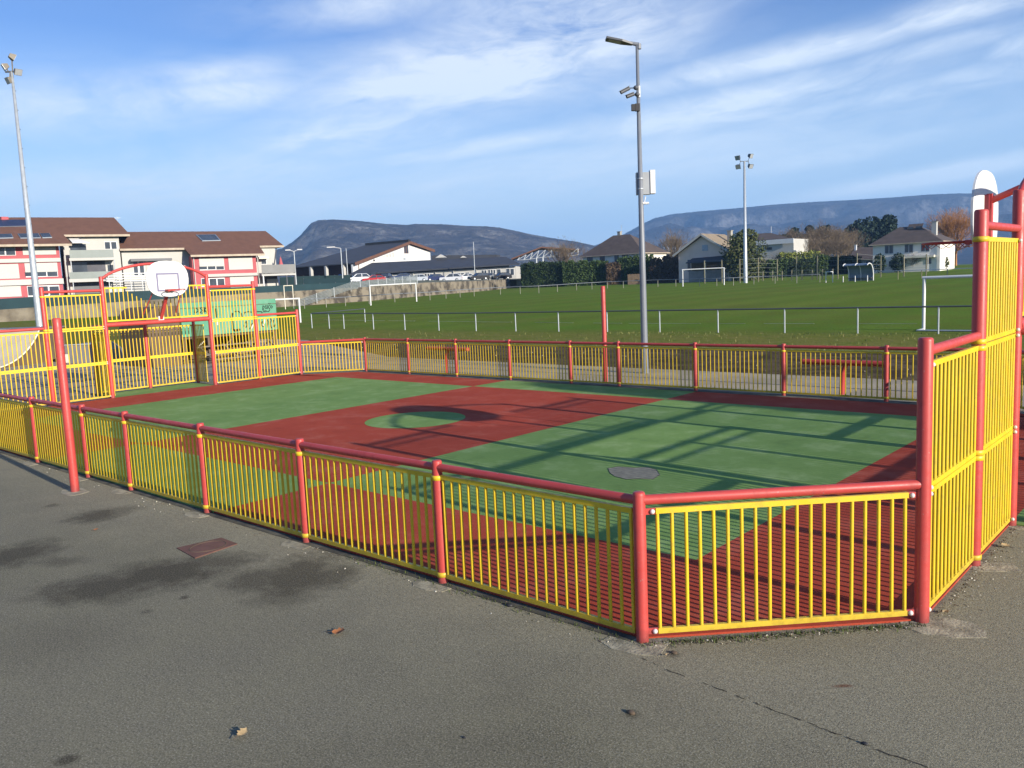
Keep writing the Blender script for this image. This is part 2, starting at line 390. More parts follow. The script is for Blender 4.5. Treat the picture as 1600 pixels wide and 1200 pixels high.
# ------------------------------------------------------------------ the ball court's steelwork
def post(root, x, y, h, r, name='post', cap=True):
    mb = MB(); prof = [(r, -.05), (r, h-.02), (r*.93, h-.006), (r*.75, h), (0.001, h)] if cap else [(r, -.05), (r, h), (r*.6, h-.001), (.001, h-.001)]
    mb.lathe((x, y, 0), prof, 16); return mb.build(name, M['red'], root)
def collar(p, root, x, y, zs, r):
    for z in zs:
        mb = MB(); mb.lathe((x, y, z-.02), [(r+.001, 0), (r+.007, .002), (r+.007, .038), (r+.001, .04)], 16)
        mb.build('collar', M['yellow'], p)
def panel(root, p, q, z0, z1, n, tops=None, name='bar_panel', inset=.05, rails=(1, 1)):
    p, q = Vector((p[0], p[1], 0)), Vector((q[0], q[1], 0)); d = (q-p).normalized()
    a, b = p+d*inset, q-d*inset; mb = MB(); L = (b-a).length
    if rails[0]: mb.bar(a+Vector((0,0,z0+.018)), b+Vector((0,0,z0+.018)), .026, .036)
    if rails[1]: mb.bar(a+Vector((0,0,z1-.018)), b+Vector((0,0,z1-.018)), .026, .036)
    for i in range(n):
        t = .014+(L-.028)*i/(n-1); c = a+d*t
        zt = z1-.03 if tops is None else tops(t)-.02
        jx = random.gauss(0, .0012)*1.0; mb.tube(c+Vector((0,0,z0+.03))+d*jx, c+Vector((0,0,zt))+d*random.gauss(0, .0015), .0125, n=8, caps=tops is not None)
    return mb.build(name, M['yellow'], root)
def rail(root, p, q, r, name='handrail'):
    mb = MB(); mb.tube(p, q, r, n=14); return mb.build(name, M['red'], root)
def low_fence(xs, v, label, dz=0):
    y = V0+v; root = thing('low_fence', ((xs[0]+xs[-1])/2, y, 0), label, 'fence', 'low bar fences round the court')
    for i, x in enumerate(xs):
        e = i in (0, len(xs)-1)
        p = post(root, x, y, 1.0, .041, cap=True)
        if not e: collar(p, root, x, y, (.862, .072), .041)
    for a, b in zip(xs, xs[1:]):
        panel(root, (a, y), (b, y), .045, .888, 20 if abs(a-b) > 1.6 else 14)
        rail(root, (a, y, .945), (b, y, .945), .031)
    return root
NX = [-2.894, -4.776, -6.654, -8.533, -10.417, -11.737, -13.599, -15.49, -17.37, -19.40]
FX = [-2.93, -4.823, -6.702, -8.589, -10.489, -11.836, -13.728, -15.615, -17.5, -19.393]
low_fence(NX, 0, 'long low red and yellow bar fence along the near side of the court')
low_fence(FX, WC, 'long low red and yellow bar fence along the far side of the court, path behind')
def corner_fence(p, q, label):
    p, q = Vector((p[0], p[1], 0)), Vector((q[0], q[1], 0)); d = (q-p).normalized()
    root = thing('corner_fence', (p+q)/2, label, 'fence', 'slanted corner fences of the court')
    panel(root, p, q, .05, .888, 19, inset=.105)
    rail(root, p+Vector((0,0,.945)), q+Vector((0,0,.935)), .033)
    sd = Vector((-d.y, d.x, 0))
    if sd.dot(-((p+q)/2)) < 0: sd = -sd
    for s, e in ((1, p), (-1, q)):
        for z in (.068, .868):
            mb = MB(); c = e+d*(s*.07)+Vector((0,0,z)); mb.bar(c-d*.035, c+d*.035, .014, .04); t = mb.build('bracket', M['red'], root)
            mb = MB(); mb.sphere(c+d*(s*.012)+sd*.012, .017, 10, 6); mb.build('bolt_cap', M['bolt'], t)
RV = [1.349, 2.705, 4.0, 6.834, 8.13, 9.485]
LV = [1.40, 2.777, 4.126, 6.836, 8.188, 9.54]
corner_fence((NX[0], V0), (XR, V0+RV[0]), 'slanted corner fence nearest the viewer with evenly sunlit yellow bars')
corner_fence((FX[0], V0+WC), (XR, V0+RV[5]), 'slanted corner fence at the far right of the court, mostly behind a tall panel')
corner_fence((FX[-1], V0+WC), (XL, V0+LV[5]), 'slanted corner fence at the far left, beside the goal wall and green pitch')
corner_fence((NX[-1], V0), (XL, V0+LV[0]), 'slanted corner fence at the near left end beyond the picture edge')

def goal_wall(xw, s, vs, label):
    root = thing('goal_wall', (xw, V0+(vs[2]+vs[3])/2, 0), label, 'goal wall', 'goal walls closing the ends of the court')
    Y = [V0+v for v in vs]; hs = [1.895, 2.75, 2.965, 2.965, 2.75, 1.895]; rs = [.047, .05, .05, .05, .05, .047]
    for i, (y, h, r) in enumerate(zip(Y, hs, rs)):
        p = post(root, xw, y, h, r)
        if i in (1, 4): collar(p, root, xw, y, (.862, .905, 1.712, 1.762, 2.53, .07), r)
        else:
            sg = 1 if i < 3 else -1; ss = -sg if i in (0, 5) else sg
            for z in ((.07, .862, .905, 1.715) if i in (0, 5) else (.07, .862, .905, 1.715, 1.765, 2.53)):
                mb = MB(); mb.sphere((xw+.03, y+(-ss)*.058, z), .016, 8, 5); mb.build('bolt_cap', M['bolt'], p)
    for i, j in ((0, 1), (1, 2), (3, 4), (4, 5)):
        a, b = (xw, Y[i]), (xw, Y[j])
        panel(root, a, b, .05, .882, 14); panel(root, a, b, .886, 1.732, 14)
        if (i, j) in ((1, 2), (3, 4)): panel(root, a, b, 1.742, 2.55, 14)
    for i, j, z in ((0, 1, 1.805), (4, 5, 1.805), (1, 2, 2.635), (3, 4, 2.635)):
        rail(root, (xw, Y[i], z), (xw, Y[j], z), .033, 'top_rail')
    rail(root, (xw, Y[2], 1.795), (xw, Y[3], 1.795), .056, 'crossbar')
    n = 14; mb = MB()
    mb.path([(xw, Y[2]+(Y[3]-Y[2])*t/n, 2.90+.36*(1-(2*t/n-1)**2)**.8) for t in range(n+1)], .034, 10); mb.build('arch', M['red'], root)
    Lw = Y[3]-Y[2]-.1
    def tops(t):
        u = abs(t-Lw/2); return 2.685 if u > .78 else 2.33+.32*(u/.78)**2
    panel(root, (xw, Y[2]), (xw, Y[3]), 1.868, 2.70, 25, tops=tops, rails=(1, 0), name='bar_panel')
    for a, b in ((Y[2]+.05, Y[2]+.05+Lw/2-.76), (Y[3]-.05-Lw/2+.76, Y[3]-.05)):
        mb = MB(); mb.bar((xw, a, 2.682), (xw, b, 2.682), .026, .036); mb.build('panel_rail', M['yellow'], root)
    xb = xw+s*1.19; by = [Y[2]+.13, Y[2]+1.49, Y[2]+2.85]
    for y in by: post(root, xb, y, 1.78, .042)
    for a, b in zip(by, by[1:]):
        panel(root, (xb, a), (xb, b), .05, .835, 14); panel(root, (xb, a), (xb, b), .84, 1.63, 14)
        rail(root, (xb, a, 1.745), (xb, b, 1.745), .03, 'top_rail')
    for z0, z1 in ((.05, .835), (.84, 1.63)):
        panel(root, (xw+s*.07, by[0]-.03), (xb, by[0]-.01), z0, z1, 12, inset=.03)
        panel(root, (xw+s*.62, by[2]), (xb, by[2]), z0, z1, 7, inset=.03)
    rail(root, (xw, Y[2], 1.745), (xb, by[0], 1.745), .03, 'top_rail')
    return root
goal_wall(XL, -1, LV, 'red and yellow goal wall at the far left end, arch over its crossbar')
goal_wall(XR, 1, RV, 'tall red and yellow goal wall cut by the right edge of the picture')

def hoop(xw, s, vc, label):
    xb = xw-s*.60                                             # board in front of the goal, towards the court
    yc = V0+vc; root = thing('basketball_hoop', (xw, yc, 0), label, 'basketball hoop', 'basketball hoops on the goal walls')
    # board: flat-sided rounded fan shape
    prof = []
    for i in range(28):
        t = 2*math.pi*i/28; c_, s_ = math.cos(t), math.sin(t); e = .74
        prof.append((math.copysign(abs(c_)**e, c_)*.54, math.copysign(abs(s_)**.86, s_)*.445))
    mb = MB(); mb.prism([(xb, yc+a, 2.855+b) for a, b in prof], (s*.022, 0, 0)); bd = mb.build('backboard', M['white'], root)
    mb = MB(); f = xb-s*.004
    for a, b in (((-.27, 2.57), (.27, 2.57)), ((.27, 2.57), (.27, 2.98)), ((.27, 2.98), (-.27, 2.98)), ((-.27, 2.98), (-.27, 2.57))):
        e = .02 if a[1] == b[1] else -.02
        pa = Vector((f, yc+a[0], a[1])); pb = Vector((f, yc+b[0], b[1])); dd = (pb-pa).normalized()
        mb.bar(pa-dd*e, pb+dd*e, .006, .04, up=dd.cross(Vector((1,0,0))))
    mb.build('target_square', pm('purple_grey_paint', (.17, .16, .26), .6, .1, 5), bd)
    mb = MB(); rc = Vector((xb-s*.36, yc, 2.585)); mb.path([rc+Vector((.225*math.cos(2*math.pi*i/24), .225*math.sin(2*math.pi*i/24), 0)) for i in range(24)], .011, 8, True)
    mb.box(min(xb, xb-s*.15), yc-.10, 2.555, max(xb, xb-s*.15), yc+.10, 2.60)
    rg = mb.build('ring', M['red'], root)
    mb = MB()
    for i in range(8):
        t0, t1 = 2*math.pi*i/8, 2*math.pi*(i+.5)/8; t2 = 2*math.pi*(i+1)/8
        A, B, C_ = [rc+Vector((.225*math.cos(t), .225*math.sin(t), dz)) for t, dz in ((t0, 0), (t1, -.06), (t2, 0))]
        mb.path([A, B, C_], .004, 5)
    mb.build('net_hook', M['red'], rg)
    mb = MB()                                                 # carrying post bolted on the crossbar, leaning to the board
    mb.bar((xw-s*.02, yc, 1.84), (xb+s*.07, yc, 2.55), .075, .06, up=(1, 0, 0)); mb.bar((xb+s*.055, yc, 2.5), (xb+s*.055, yc, 3.06), .075, .05, up=(1, 0, 0))
    mb.build('support_post', M['red'], root)
    mb = MB(); mb.tube((xb+s*.04, yc, 2.98), (xw, yc, 3.20), .035, n=10); mb.build('support_arm', M['red'], root)
    mb = MB(); mb.box(xb+min(0, s*.04)+(.022 if s > 0 else -.022), yc-.09, 2.9, xb+max(0, s*.04)+(.022 if s > 0 else -.022), yc+.09, 3.05); mb.build('mounting_plate', pm('maroon_steel', (.20, .02, .03), .5, .1, 4), root)
    for sg in (-1, 1):
        mb = MB(); mb.tube((xb+s*.03, yc+sg*.36, 2.60), (xw+s*.10, yc+sg*.44, 1.89), .014, n=8)
        mb.build('stay_rod', M['red'], root)
    mb = MB(); mb.box(xw-.065, yc-.07, 1.835, xw+.065, yc+.07, 1.935); mb.build('base_clamp', M['white'], root)
hoop(XL, -1, 5.49, 'basketball hoop with white backboard over the far left goal')
hoop(XR, 1, 5.50, 'basketball backboard seen from behind over the right goal wall')

# net posts outside the two side fences
for (x, v, px, py, lb) in ((-11.01, -.455, 86, 497, 'tall red net post standing on the asphalt in front of the near fence'), (-11.10, 11.17, 943, 447, 'tall red net post standing behind the far fence, left of the street lamp')):
    y = V0+v; h = zat(x, y, py); root = thing('net_post', (x, y, 0), lb, 'net post', 'red net posts')
    p = post(root, x, y, h, .051, 'pole', cap=True)

# footings under the near posts
def footing(x, y, sx, sy, rot, seed):
    rnd = random.Random(seed); P = []
    for i in range(9):
        t = 2*math.pi*i/9; c_, s_ = math.cos(t), math.sin(t); k = 1/max(abs(c_), abs(s_))**.8
        a, b = sx*c_*k*rnd.uniform(.85, 1.1), sy*s_*k*rnd.uniform(.85, 1.1)
        P.append((x+a*math.cos(rot)-b*math.sin(rot), y+a*math.sin(rot)+b*math.cos(rot), -.01))
    mb = MB(); mb.prism(P, (0, 0, .0135)); struct('concrete_footing', mb, M['footing'])
footing(NX[0]-.02, V0-.04, .22, .17, .3, 1); footing(XR+.12, V0+RV[0]-.02, .24, .16, .4, 2); footing(XR+.12, V0+RV[1]+.02, .2, .12, .5, 3); footing(XR+.1, V0+RV[2]+.05, .2, .14, .5, 8)
for i, x in enumerate(NX[1:7]): footing(x-.03, V0-.09, .19, .12, .1, 10+i)
footing(-11.0, V0-.47, .22, .14, .0, 30)

# ------------------------------------------------------------------ street lamp with cameras
def street_lamp():
    x, y = -11.34, 17.58; h = zat(x, y, 68); root = thing('street_lamp', (x, y, 0), 'grey street lamp pole with cameras and a white cabinet beyond the far fence', 'street lamp')
    mb = MB(); mb.lathe((x, y, 0), [(.085, -.05), (.082, 1.0), (.078, 2.2), (.036, h), (.001, h)], 16); mb.build('pole', M['grey'], root)
    s = depth((x, y, 4))/F_PX; rt = Vector((CR.x, CR.y, 0)).normalized(); bk = Vector((-rt.y, rt.x, 0))
    def P(px, py, off=0): return Vector((x, y, 0))+rt*((px-1000+ (py-330)*-.0262)*s)+Vector((0,0,zat(x, y, py)))+bk*off
    # head: thin flat wedge reaching left
    a = P(996, 70); mb = MB(); mb.tube(a+Vector((0,0,-.1)), a+Vector((0,0,.02)), .055, n=12); mb.tube(a-rt*.0, a-rt*.22+Vector((0,0,.05)), .05, .04, n=10); mb.build('head_joint', M['grey'], root)
    mb = MB(); o = a-rt*.16
    mb.prism([o+bk*-.07, o-rt*.25+bk*-.16, o-rt*.62+bk*-.15, o-rt*.62+bk*.15, o-rt*.25+bk*.16, o+bk*.07], (0, 0, .045))
    for i in (6, 7, 8, 9, 10, 11): mb.v[i] = mb.v[i]+Vector((0,0,.0))
    for k, vv in enumerate(mb.v): vv.z += (o-vv).dot(rt)*.24
    hd = mb.build('lamp_head', M['dgrey'], root)
    mb = MB(); mb.prism([o-rt*.27+bk*-.12+Vector((0,0,.062)), o-rt*.56+bk*-.11+Vector((0,0,.132)), o-rt*.56+bk*.11+Vector((0,0,.132)), o-rt*.27+bk*.12+Vector((0,0,.062))], (0, 0, -.006)); mb.build('lens', M['lampglass'], hd)
    for c0, c1, jx, jy in (((981, 138), (967.5, 145), 991, 138), ((988, 147.5), (976.5, 152), 993, 148.5)):
        q0, q1 = P(c0[0], c0[1], -.06), P(c1[0], c1[1], -.10); j = P(jx, jy, -.07)
        mb = MB(); mb.tube(q0, q1, .043, n=12); mb.bar(q0+Vector((0,0,.048)), q1+Vector((0,0,.048))+(q1-q0)*.15, .1, .008); mb.tube(q0, j, .014, n=8); mb.sphere(j, .062, 12, 8, (1, 1, .9)); cm = mb.build('security_camera', M['dgrey'], root)
        mb = MB(); d = (q1-q0).normalized(); mb.tube(q1, q1+d*.006, .034, n=12); mb.build('lens', M['black'], cm)
    mb = MB(); c = P(995, 139, -.03); mb.box(c.x-.03, c.y-.03, c.z-.20, c.x+.035, c.y+.03, c.z+.06); mb.build('mounting_bracket', M['white'], root)
    mb = MB(); c = P(990, 169, -.09); mb.obox(c-rt*.095-bk*.05-Vector((0,0,.075)), rt*.085, bk*.1, (0,0,.15)); mb.obox(c-rt*.005-bk*.05-Vector((0,0,.085)), rt*.105, bk*.1, (0,0,.17)); mb.build('relay_box', M['black'], root)
    c = P(1005, 286); mb = MB(); hz = 17*s
    mb.obox(c-rt*.175+bk*.085-Vector((0,0,hz)), rt*.33, bk*.17, (0,0,2*hz)); cb = mb.build('cabinet', pm('pale_cabinet', (.30, .32, .34), .5, .06, 3), root)
    mb = MB(); mb.obox(c+rt*.158+bk*.06-Vector((0,0,hz*.95)), rt*.12, bk*.235, (0,0,2*hz*1.06)); mb.build('cabinet_lid', M['white'], cb)
    mb = MB(); c = P(1003, 318, -.04); mb.sphere(c+rt*.05, .035, 10, 6); mb.tube(c-rt*.02, c+rt*.13, .03, n=10); mb.tube(c+rt*.02, c+rt*.06+Vector((0,0,.16)), .012, n=6); mb.build('sensor', M['white'], root)
    for py in (279, 295): 
        mb = MB(); c = P(1001, py); mb.lathe((x, y, c.z-.02), [(.066, 0), (.072, .004), (.072, .03), (.066, .034)], 14); mb.build('clamp_band', M['galv'], root)
street_lamp()

# floodlight masts
def mast(px, py_b, D, py_t, rb, rt_, heads, label, sc):
    b = at(px, py_b, D); b.z = tz(b.x, b.y); h = zat(b.x, b.y, py_t)-b.z
    root = thing('floodlight_mast', b, label, 'floodlight mast', 'floodlight masts round the pitch')
    mb = MB(); mb.lathe(b, [(rb, -.1), (rt_, h), (.001, h)], 14); mb.build('mast', M['galv'], root)
    rt = Vector((CR.x, CR.y, 0)).normalized(); bk = Vector((-rt.y, rt.x, 0)); top = b+Vector((0,0,h))
    mb = MB()
    for k in range(1, 14):
        t = k/14; r = rb+(rt_-rb)*t; mb.bar(b+Vector((0,0,h*t))+rt*r, b+Vector((0,0,h*t))+rt*(r+.09)-bk*.02, .03, .03)
    mb.build('climbing_rungs', M['dgrey'], root)
    mb = MB(); mb.bar(top-rt*.6*sc, top+rt*.6*sc, .10, .10); mb.build('cross_arm', M['dgrey'], root)
    for dx, dz, tilt, yawd in heads:
        c = top+rt*dx*sc+Vector((0,0,dz*sc)); f = (rt*math.sin(yawd)-bk*math.cos(yawd))*math.cos(tilt)+Vector((0,0,-math.sin(tilt)))
        side = f.cross(Vector((0,0,1))).normalized(); up = side.cross(f)
        w, hh, dp = .34*sc, .30*sc, .24*sc
        mb = MB(); A = [c+side*(a*w)+up*(q*hh)+f*dp for a, q in ((-1,-1),(1,-1),(1,1),(-1,1))]; B = [c+side*(a*w*.55)+up*(q*hh*.55)-f*dp for a, q in ((-1,-1),(1,-1),(1,1),(-1,1))]
        mb.hexa(B+A); mb.bar(c, top+rt*dx*.6*sc, .06, .06); hd = mb.build('floodlight', pm('floodlight_shell', (.19, .165, .13) if sc < 1 else (.05, .055, .065), .5, .15, 2), root)  # far mast's darker tone paints in its heads facing away from the sun
        mb = MB(); mb.hexa([q+f*.004 for q in [c+side*(a*w*.9)+up*(g*hh*.9)+f*dp for a, g in ((-1,-1),(1,-1),(1,1),(-1,1))]]+[q+f*.02 for q in [c+side*(a*w*.9)+up*(g*hh*.9)+f*dp for a, g in ((-1,-1),(1,-1),(1,1),(-1,1))]])
        mb.build('lens', M['lampglass'], hd)
mast(64.5, 528, 60, 112, .25, .08, ((-.50, .50, .5, -.9), (.16, 1.35, .5, 2.3), (-.25, -.75, .4, -.6), (.52, .0, .5, 1.0)), 'tall tapering floodlight mast at the left edge in front of the apartments', .74)
g = gnd(1165, 442)
mast(1165, 442, depth(g), 252, .31, .15, ((-.82, .55, .5, -.8), (.78, .70, .4, .7), (-.80, -.62, .6, -.5), (.76, -.62, .5, .5)), 'slim distant floodlight mast right of the street lamp, beside the evergreen tree', 1.12)

# ------------------------------------------------------------------ pitch: railings, goals, dugout, bars
def railing(pts, h, r, label, mrail, mpost, gap_first=None):
    root = thing('pitch_railing', pts[len(pts)//2], label, 'railing', 'railings round the pitch')
    for p in pts:
        mb = MB(); mb.tube(p-Vector((0,0,.1)), p+Vector((0,0,h)), r, n=8); mb.build('post', mpost, root)
    mb = MB(); mb.path([p+Vector((0,0,h)) for p in pts], r*1.05, 8); mb.build('top_rail', mrail, root)
RY = 31.45
def rx(px, py):
    d = ray(px, py); t = (RY-CAM.y)/d.y; return CAM.x+d.x*t
pts = []
for px in (488, 515, 538, 584, 633, 686, 744, 806, 873, 949, 1031, 1122, 1226, 1340, 1466, 1620, 1790):
    x = rx(px, 516); pts.append(Vector((x, RY, tz(x, RY))))
pts = [Vector((pts[0].x-1.5, RY+5.5, .15))]+pts
railing(pts, .93, .030, 'grey galvanised pitch railing along the near touchline, behind the court', M['dgrey'], M['galv'])
fp = [(476, 482), (510, 480), (540, 478), (577, 475), (617, 472), (672, 469), (697, 466.5), (719, 464.5), (741, 463), (782, 460), (813, 459), (842, 458), (871, 456), (901, 453.5), (925, 452), (949, 450.5), (974, 450), (1001, 449), (1028, 448), (1056, 447.5), (1093, 447.5), (1120, 446.8), (1146, 446), (1178, 444.2), (1211, 443), (1245, 442.5), (1281, 441)]
railing([gnd(*p) for p in fp], 1.05, .042, 'pale pitch railing along the far touchline below the wall and hedge', M['grey'], pm('pale_post', (.26, .25, .20), .8, .1, 2))
railing([gnd(*p) for p in ((1364, 436), (1403, 436.5), (1440, 435), (1480, 434), (1530, 432.5))], 1.05, .05, 'pale pitch railing right of the dugout, below the white house', M['galv'], M['wirepost'])
def goal(a, b, h, r, back, label, m=None, name='football_goal', base=False):
    a, b = Vector(a), Vector(b); root = thing(name, (a+b)/2, label, 'football goal', 'white football goals on the pitch'); z = Vector((0,0,h)); m = m or M['white']
    for p in (a, b):
        mb = MB(); mb.tube(p-Vector((0,0,.05)), p+z, r, n=10); mb.build('post', m, root)
    mb = MB(); d = (b-a).normalized(); mb.tube(a+z-d*r, b+z+d*r, r, n=10); mb.build('crossbar', m, root)
    bk = Vector(back)
    if base:
        mb = MB(); q = .9
        mb.tube(a, a+bk*q, r*.55, n=8); mb.tube(b, b+bk*q, r*.55, n=8); mb.tube(a+bk*q, b+bk*q, r*.55, n=8); mb.build('base_frame', M['galv'], root)
    else:
        for p in (a, b):
            mb = MB(); mb.tube(p+z, p+z+bk*.6+Vector((0,0,-.15)), r*.35, n=6); mb.build('net_stanchion', M['galv'], root)
a = g0(1443, 514, .02); b = Vector((a.x+7.32, a.y-.25, .02))
goal(a, b, zat(a.x, a.y, 435), .058, (0, -.9, 0), 'large white football goal behind the railing at the right, half hidden by the goal wall', base=True)
goal(gnd(579.5, 477), gnd(651, 471), 2.3, .08, (-1, 0, 0), 'white football goal standing in front of the stained stone wall')
goal(gnd(1067, 447.5), gnd(1131.5, 445), 2.44, .08, (0, 1, 0), 'white football goal in front of the gabled house across the pitch')
a = g0(470, 508); b = g0(398, 512); goal(a, b, zat(a.x, a.y, 466.5), .065, (-.8, .3, 0), 'white youth goal at the left corner of the pitch, beside the green ramp')
a = gnd(446, 483); b = gnd(459.5, 482); goal(a, b, zat(a.x, a.y, 455), .05, (-.5, .5, 0), 'small cream goal frame standing far off by the wall under the teal screen', M['cream'], 'small_goal')
goal(gnd(1290.5, 441.5), gnd(1301, 441), 1.35, .05, (0, .5, 0), 'tiny white goal frame left of the dugout', None, 'small_goal')
def dugout():
    a, b = gnd(1317, 441), gnd(1355, 440); d = (b-a).normalized(); nb = Vector((-d.y, d.x, 0)); L = (b-a).length; h = 2.25
    root = thing('dugout', (a+b)/2, 'small curved blue-grey team dugout across the pitch', 'dugout')
    def prof(o): return [o+nb*q+Vector((0,0,z)) for q, z in ((0, 2.0), (.15, 2.17), (.5, h), (1.0, 2.1), (1.35, 1.6), (1.5, .9), (1.5, .1))]
    A, B = prof(a), prof(b); mb = MB(); n = len(A)
    mb.add(A+B, [(i, i+1, n+i+1, n+i) for i in range(n-1)]); mb.add([p+nb*.03 for p in A+B], [(i, n+i, n+i+1, i+1) for i in range(n-1)]); mb.build('shell', M['bluegrey'], root)
    for o in (a, a+d*L/2, b):
        mb = MB(); mb.path(prof(o), .07, 6); mb.tube(o+nb*.05, o+nb*.05+Vector((0,0,.75)), .06, n=6); mb.build('frame_hoop', M['white'], root)
    mb = MB(); mb.box(0, 0, 0, .01, .01, .01); mb = MB(); mb.obox(a+nb*.9+Vector((0,0,.4)), d*L, nb*.4, (0,0,.06)); mb.build('bench', M['darkwood'], root)
dugout()
# pitch line
mb = MB(); a, b = g0(505, 504.5, .0), g0(1432, 505.5, .0)
n = 90
for i in range(n):
    if noise.noise(Vector((i*.35, 2.3, 0))) > -.25:
        p, q = a.lerp(b, i/n), a.lerp(b, (i+1)/n); mb.obox((p.x, p.y, tz(p.x, p.y)-.016), (q.x-p.x, q.y-p.y, 0), (0, .075, 0), (0, 0, .012))
struct('pitch_line', mb, pm('faded_line', (.27, .31, .20), .95, .35, .5))
def exercise_bar(pb, pl, pr, label):
    b = g0(*pb); y = b.y; root = thing('exercise_bar', b, label, 'exercise bar', 'red exercise bars behind the far fence')
    def on(px, py):
        d = ray(px, py); t = y/d.y; return CAM+d*t
    l, r = on(*pl), on(*pr); z = (l.z+r.z)/2
    mb = MB(); mb.tube((l.x, y, z), (r.x, y, z), .055, n=12); mb.build('beam', M['red'], root)
    top = on((pl[0]+pr[0])/2+1, (pl[1]+pr[1])/2)
    mb = MB(); mb.path([(b.x, y, -.05), (b.x+.02, y, z*.7), (top.x, y, z)], .048, 12); mb.build('stem', M['red'], root)
exercise_bar((1315, 619), (1255, 564), (1388, 570), 'red T-shaped exercise bar at the right, behind the far fence')
exercise_bar((698, 585), (668, 543), (731, 547), 'red T-shaped exercise bar behind the left half of the far fence')

# ------------------------------------------------------------------ skate ramps beyond the left goal wall
RT = Vector((CR.x, CR.y, 0)).normalized(); BK = Vector((-RT.y, RT.x, 0))
UP = Vector((0, 0, 1))
def quarter_pipe():
    o = g0(-12, 577); q = at(67, 560, depth(o)+2.4); q.z = 0; e = (q-o); L = e.length; e.normalize(); w = 4.2
    h = zat(q.x, q.y, 513); BK = Vector((-e.y, e.x, 0))       # width runs off to the left
    root = thing('skate_ramp', o, 'quarter pipe with pale curved riding surface at the left edge behind the goal wall', 'skate ramp', 'skate ramps beyond the court')
    n = 14; R0 = (L*L+h*h)/(2*h); C = []
    for i in range(n+1):
        x = L*i/n; C.append((x, R0-math.sqrt(R0*R0-x*x)))
    def P(x, z, y): return o+e*x+UP*z+BK*y
    mb = MB(); mb.add([P(x, z, y) for x, z in C for y in (0, w)], [(2*i, 2*i+2, 2*i+3, 2*i+1) for i in range(n)], True)
    mb.build('riding_surface', M['rampbeige'], root)
    side = [P(x, z-.02, 0) for x, z in C]+[P(L+1.3, h-.02, 0), P(L+1.3, 0, 0)]
    mb = MB(); mb.prism(side, BK*.04); mb.prism([p+BK*(w-.04) for p in side], BK*.04); mb.obox(P(L+1.26, 0, .05), e*.04, BK*(w-.1), UP*(h-.03)); mb.build('side_panel', M['plyedge'], root)
    mb = MB(); mb.obox(P(L, h-.02, -.03), e*1.34, BK*(w+.06), UP*.05); mb.build('deck', M['rampgrey'], root)
    mb = MB(); mb.path([P(x, z+.015, -.02) for x, z in C], .035, 6); mb.build('edge_trim', M['cream'], root)
quarter_pipe()
def grind_box():
    o = g0(104, 568); root = thing('grind_box', o, 'low grey metal skate box beside the quarter pipe, seen through yellow bars', 'skate box')
    mb = MB(); mb.prism([o, o+RT*1.5, o+RT*1.5+UP*.45, o+RT*1.15+UP*.72, o+UP*.72], BK*1.6); mb.build('box_body', M['rampgrey'], root)
    mb = MB(); mb.tube(o+UP*.73-BK*.01, o+RT*1.15+UP*.73-BK*.01, .025, n=8); mb.build('grind_edge', M['galv'], root)
    mb = MB(); mb.obox(o-BK*.02+UP*.03-RT*.02, RT*.16, BK*.012, UP*.34); mb.build('pale_panel', M['cream'], root)
grind_box()
